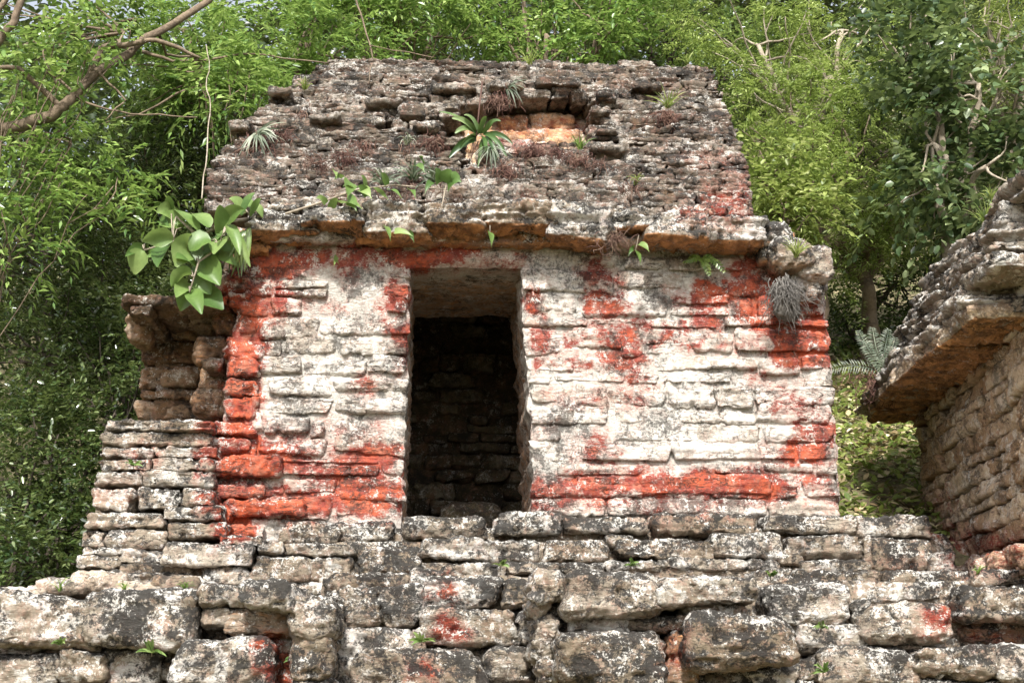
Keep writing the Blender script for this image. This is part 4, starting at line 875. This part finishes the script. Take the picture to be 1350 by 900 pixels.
def strapfan(root_, px, py, Y, n, L, a0, a1, W, mat_, seed, bulge=.06):
    lf_ = MB(); r_ = rs(seed)
    for k in range(n):
        a_ = R(a0+(a1-a0)*(k+.5)/n+r_.uniform(-9, 9)); l = L*r_.uniform(.45, 1.1)
        leaf_px(lf_, px+r_.uniform(-3, 3), py+r_.uniform(-2, 2), px+math.sin(a_)*l, py-math.cos(a_)*l, W*r_.uniform(.45, .95), Y, Y-r_.uniform(.02, .16), prof='grass', bulge=bulge*r_.uniform(.5, 1.3), seed=seed+k)
    return lf_.build('leaves', mat_, root_, attrs=False)
for nm, lab, px, py, n, L, a0, a1, W, m_, rn, rl in [
  ('spiky_air_plant', 'silvery spiky air plant with dark hanging roots near the left roof edge', 338, 178, 30, 52, 60, 230, 6, 'lf_silver', 110, .42),
  ('spiky_air_plant', 'grey green spiky air plant under the strap leaved plant in the roof hole', 648, 196, 26, 40, 110, 250, 5, 'lf_silver', 30, .2),
  ('spiky_air_plant', 'small arching air plant over the top lip of the roof niche', 668, 118, 18, 38, 40, 170, 5, 'lf_silver', 50, .2),
  ('spiky_air_plant', 'silver air plant among heart leaves on the ledge above the cornice', 545, 236, 30, 42, -110, 110, 5, 'lf_silver', 24, .12),
  ('spiky_air_plant', 'drooping silver air plant directly above the left cornice end', 505, 244, 22, 36, -100, 100, 5, 'lf_silver', 16, .1),
  ('spiky_air_plant', 'silver air plant touching the pair of round pale leaves on the ledge', 570, 240, 22, 34, -120, 80, 5, 'lf_silver', 16, .1),
  ('spiky_air_plant', 'tiny pale star shaped air plant alone on the lower left of the roof', 537, 190, 12, 18, -110, 110, 4, 'lf_silver', 20, .12)]:
    Yr = (roofY(px, py) if py < 225 else 10.25)-.08
    root = plant(nm, lab, px, py, Yr, group='spiky air plants on the roof'); strapfan(root, px, py, Yr, n, L*.8, a0, a1, W*.85, M[m_], px)
    rt_ = MB(); hairs(rt_, at(px, py+4, Yr+.02), rn, rl, rs(px), .05, 1.1); rt_.build('roots', M['dryred'], root, attrs=False)
# dry tufts
DT = [(372, 176, .16, 70, 'dryred', 'reddish dry root tuft on the upper left roof slope'), (400, 150, .1, 40, 'dry', 'small straw tuft near the stepped left roof shoulder'), (420, 212, .2, 60, 'dry', 'grey dry root tuft low on the left of the roof'), (455, 205, .16, 70, 'dryred', 'reddish root tuft above the stem of the heart leaved vine'),
 (480, 190, .14, 60, 'dryred', 'dark root tuft left of the tiny star shaped plant'), (572, 185, .18, 90, 'dryred', 'brown root tuft just left of the strap leaved plant'), (600, 262, .1, 30, 'dry', 'few dry roots under the round pale leaves'), (655, 132, .12, 80, 'dry', 'orange brown root ball on the lip of the roof niche'),
 (668, 222, .2, 90, 'dryred', 'dense purple root tuft below the roof niche, left of two clean stones'), (700, 196, .22, 90, 'dryred', 'purple root curtain falling from the sill of the roof niche'), (735, 200, .16, 90, 'dryred', 'root tuft below the middle of the niche sill'), (762, 208, .16, 80, 'dryred', 'root tuft under the right end of the niche sill'),
 (790, 215, .12, 50, 'dry', 'thin root tuft right of the niche sill'), (830, 245, .14, 60, 'dry', 'mossy dry tuft just above the right half of the cornice'), (878, 152, .2, 130, 'dryred', 'big brown root tuft under the grass on the right of the roof'), (695, 258, .12, 50, 'dryred', 'small root tuft on the cornice below the niche'),
 (440, 262, .1, 60, 'dryred', 'dark roots on the ledge beside the white rounded leaf'), (525, 258, .08, 60, 'dryred', 'red tinted roots right above the middle of the left cornice')]
for px, py, L, n, m_, lab in DT:
    Yr = (roofY(px, py) if py < 232 else 10.22)-.06
    hm = MB(); c = at(px, py, Yr); hairs(hm, c, n, L, rs(px*7+py), .048, .8, curl=.5, rad=.003)
    o = hm.build('root_tuft', M[m_], loc=c, attrs=False); tag(o, lab, 'dry roots', 'dry root tufts on the roof')
# heart leaved vine along the ledge
root = plant('heart_leaved_vine', 'vine with pale heart shaped leaves lying along the ledge above the cornice', 440, 268, 10.15)
st = MB(); P = np.array([at(*q) for q in [(376, 282, 10.05), (420, 268, 10.08), (470, 250, 10.1), (520, 244, 10.12), (590, 250, 10.15)]]); tube(st, P, [.011, .010, .009, .007, .005], 6); tube(st, [at(588, 244, 10.05), at(583, 270, 9.98), at(581, 280, 9.98)], [.005, .005, .004], 5)
st.build('stem', M['barkpale'], root, attrs=False)
lf = MB()
for i, q in enumerate([(462, 240, 458, 262, 24), (440, 226, 444, 236, 9), (452, 234, 440, 238, 10), (450, 268, 478, 276, 26), (458, 264, 470, 278, 26), (465, 250, 452, 246, 14), (475, 250, 490, 262, 18), (482, 246, 476, 232, 14), (495, 250, 512, 264, 14), (485, 258, 470, 246, 14), (510, 244, 502, 228, 14), (512, 250, 530, 262, 14), (548, 218, 560, 228, 12), (560, 216, 552, 206, 9), (578, 242, 574, 222, 28), (590, 244, 608, 240, 32), (586, 240, 598, 228, 22), (570, 240, 560, 256, 14), (436, 276, 446, 262, 12), (430, 268, 416, 262, 12), (540, 250, 548, 262, 12)]):
    leaf_px(lf, *q, 10.05, 9.97, prof='heart', bulge=.03, seed=i, fold=.2)
lf.build('leaves', M['lf_plant'], root, attrs=False)
# little things under the cornice
for px, py, lv, lab, Y in [(510, 300, [(508, 298, 515, 318, 14), (520, 305, 545, 312, 10), (540, 306, 546, 320, 12)], 'two small green leaves hanging under the cornice above the left pier', 10.0), (646, 305, [(646, 306, 648, 326, 13)], 'single bright green leaf hanging under the cornice above the doorway', 9.98),
   (842, 318, [(838, 330, 845, 350, 14), (842, 322, 856, 332, 14), (836, 326, 828, 338, 10)], 'green heart leaves beside the dry nest under the cornice', 9.98), (440, 345, [(436, 340, 448, 350, 8), (444, 338, 440, 352, 7)], 'tiny sprig on the upper left pier beside the red strip', 10.3)]:
    root = plant('creeper', lab, px, py, Y); lf = MB()
    for i, q in enumerate(lv): leaf_px(lf, *q, Y, Y-.04, prof='heart', bulge=.02, seed=i, fold=.25)
    st = MB(); tube(st, [at(px, py-8, Y+.05), at(lv[0][0], lv[0][1], Y)], .003, 4)
    st.build('stem', M['barkpale'], root, attrs=False); lf.build('leaves', M['lf_plant'], root, attrs=False)
c = at(805, 312, 10.05); hm = MB(); hairs(hm, c, 90, .2, rs(9), .05, .7, curl=.6, rad=.003); o = hm.build('dry_nest', M['dry'], loc=c, attrs=False); tag(o, 'grey tangle of dry stems hanging under the cornice above the right pier', 'dry plant')
c = at(1036, 372, 10.12); hm = MB(); hairs(hm, c, 150, .34, rs(19), .045, 1.9, curl=.4, rad=.004, side=.18)
stone(hm, at(1036, 398, 10.22), (.10, .10, .17), 991, cell=.015, rnd=.95, rough=1.5, red=False)
o = hm.build('hanging_roots', M['rootgrey'], loc=c, attrs=False); tag(o, 'grey fibrous root mass hanging over the red patch at the right corner', 'roots')
def fern(lab, px, py, Y, fr, m_='lf_mid', W=.1, k=16, lw=.11):
    root = plant('fern', lab, px, py, Y, 'fern'); f_ = MB()
    for i, (x, y, bx_, by_) in enumerate(fr): frond(f_, [at(px, py, Y), at(bx_, by_, Y-.1), at(x, y, Y-.05+.1*(i % 2))], W, k, lw, seed=i+px)
    f_.build('fronds', M[m_], root, attrs=False)
fern('small green fern sprouting from the white wall below the right cornice', 925, 340, 10.28, [(955, 358, 942, 338), (902, 345, 915, 338), (935, 362, 930, 345), (945, 346, 936, 336)], 'lf_fresh', .09, 9, .2)
Ye = 11.2
fern('silvery fern with long fronds at the tip of the neighbouring eave', 1165, 490, Ye, [(1150, 432, 1152, 455), (1172, 434, 1165, 455), (1132, 436, 1142, 460), (1092, 488, 1125, 474), (1180, 445, 1175, 470), (1140, 450, 1150, 470)], 'lf_silver', .16, 20, .055)
c = at(1160, 500, Ye); hm = MB(); hairs(hm, c, 150, .26, rs(29), .09, .7, curl=.5, rad=.0035); o = hm.build('root_tuft', M['dryred'], loc=c, attrs=False); tag(o, 'pinkish root tangle hanging from the tip of the neighbouring eave', 'dry roots')
def tuft(lab, px, py, Y, n, L, m_='lf_fresh', seed=0, W=3, a=70, name='grass_tuft', cat='grass'):
    root_ = plant(name, lab, px, py, Y, cat); strapfan(root_, px, py, Y, n, L, -a, a, W, M[m_], seed+px, .03); return root_
for lab, px, py, Y, n, L, m_ in [('yellow green grass tuft on the grey corner stone at right', 1050, 338, 9.98, 34, 30, 'lf_yellow'), ('grass tuft above the big brown root tuft on the roof', 880, 142, roofY(880, 142)-.1, 24, 34, 'lf_yellow'), ('thin grass on the middle of the roof crest', 698, 84, roofY(698, 84)-.1, 14, 24, 'lf_yellow'), ('short grass at the right end of the roof crest', 905, 84, roofY(905, 84)-.1, 16, 18, 'lf_yellow'),
   ('grass tuft under the right end of the roof niche', 765, 196, roofY(765, 196)-.12, 22, 24, 'lf_fresh'), ('yellow grass clump on the left shoulder of the roof', 402, 118, roofY(402, 118)-.1, 20, 18, 'lf_yellow'), ('mossy grass above the right half of the cornice, left tuft', 838, 242, 10.3, 20, 16, 'lf_yellow'),
   ('single bright weed at the left end of the long foreground slab', 80, 778, 8.85, 8, 22, 'lf_fresh'), ('short grass tuft behind the middle of the long foreground slab', 165, 778, 8.85, 14, 14, 'lf_fresh'), ('short grass tuft behind the right end of the long foreground slab', 245, 779, 8.8, 16, 16, 'lf_fresh'),
   ('drooping grass clump high on the neighbouring ruin', 1298, 295, 10.2, 40, 34, 'lf_yellow'), ('grass tuft halfway down the roof edge of the neighbouring ruin', 1305, 262, 10.4, 20, 26, 'lf_yellow'), ('sparse weed at the foot of the neighbouring ruin', 1290, 755, 8.9, 10, 14, 'lf_fresh')]: tuft(lab, px, py, Y, n, L, m_)
for lab, px, py, Y, sc2 in [('broad leaved sprout in the joint under the long foreground slab', 200, 860, 8.55, 20), ('green sprout beside the streaked corner block', 392, 868, 8.55, 18), ('low weed between two steps of the stairway', 556, 846, 9.05, 18), ('green weed on the eroded tan corner column', 744, 792, 8.62, 14), ('sprout at the bottom right between the lowest blocks', 1085, 886, 8.5, 18), ('small sprig on the pale block right of the boulder', 1082, 828, 8.6, 12), ('yellowish sprig at the top of the stairway', 660, 746, 9.6, 12), ('yellow rosette on the ledge right of the stairway', 832, 746, 9.0, 12), ('weed in the joint of the side wall near its top', 176, 614, 9.95, 12), ('tiny sprout under the left half of the long foreground slab', 80, 850, 8.6, 12), ('small yellow weed on the crack beside the right slab', 1016, 760, 8.9, 12)]:
    root = plant('weed', lab, px, py, Y); lf = MB(); r = rs(px)
    for k in range(9):
        a_ = R(r.uniform(-110, 110)); l = sc2*r.uniform(.5, 1.1); leaf_px(lf, px+r.uniform(-3, 3), py, px+math.sin(a_)*l, py-math.cos(a_)*l*.9, sc2*.32, Y, Y-.05, prof='oval', bulge=.02, seed=k)
    lf.build('leaves', M['lf_plant'], root, attrs=False)
    st = MB(); tube(st, [at(px, py+5, Y+.06), at(px, py, Y), at(px+2, py-sc2*.5, Y-.02)], .003, 4); st.build('stem', M['barkpale'], root, attrs=False)
mb = MB(); tube(mb, wander(at(266, 262, 10.4), at(277, 150, 11.2), 12, .06, 3), .006, 5); tube(mb, wander(at(277, 150, 11.2), at(272, 60, 12), 10, .08, 4), .005, 5)
o = mb.build('liana', M['barkpale'], loc=at(266, 262, 10.4), attrs=False); tag(o, 'thin pale liana climbing past the left edge of the roof', 'vine')
mb = MB(); tube(mb, wander(at(468, -20, 12.2), at(492, 82, 12.0), 12, .06, 5), np.linspace(.012, .006, 12), 5); tube(mb, wander(at(488, 60, 12.0), at(572, 76, 11.9), 10, .05, 6), .005, 5); tube(mb, wander(at(492, 82, 12), at(486, 110, 11.6), 8, .03, 7), .005, 5)
o = mb.build('dangling_twig', M['bark'], loc=at(490, 80, 12), attrs=False); tag(o, 'bare twig hanging down to the left part of the roof crest', 'twig')


# ------------------------------------------------------------------ light
S_EL, S_AZ = R(46), R(6)      # sun in front, to the left
sv = np.array([-math.sin(S_AZ)*math.cos(S_EL), -math.cos(S_AZ)*math.cos(S_EL), math.sin(S_EL)])
ld = bpy.data.lights.new('sun', 'SUN'); ld.energy = 3.7; ld.angle = R(4); ld.color = (1, .965, .91)
lo = bpy.data.objects.new('sun', ld); col.objects.link(lo); lo.location = (0, 0, 30)
import mathutils
lo.rotation_euler = mathutils.Vector(sv).to_track_quat('Z', 'Y').to_euler()
w = bpy.data.worlds.new('World'); sc.world = w; w.use_nodes = True; t = w.node_tree; t.nodes.clear(); g = G(t)
sky = g.n('TexSky'); sky.sky_type = 'NISHITA'; sky.sun_disc = False; sky.sun_elevation = S_EL
sky.sun_rotation = math.atan2(sv[0], sv[1]); sky.dust_density = 3; sky.air_density = .8
hs = g.n('HueSaturation', Color=sky.outputs[0], Saturation=.35)
bg = g.n('Background', Color=hs.outputs[0], Strength=.15); g.n('OutputWorld', Surface=bg.outputs[0])
sc.view_settings.view_transform = 'Standard'; sc.view_settings.look = 'None'; sc.view_settings.exposure = 1.15; sc.view_settings.gamma = 1
cy = sc.cycles; sc.render.engine = 'CYCLES'
cy.max_bounces = 5; cy.diffuse_bounces = 3; cy.glossy_bounces = 2; cy.transmission_bounces = 3; cy.transparent_max_bounces = 4; cy.use_denoising = True
cy.caustics_reflective = False; cy.caustics_refractive = False
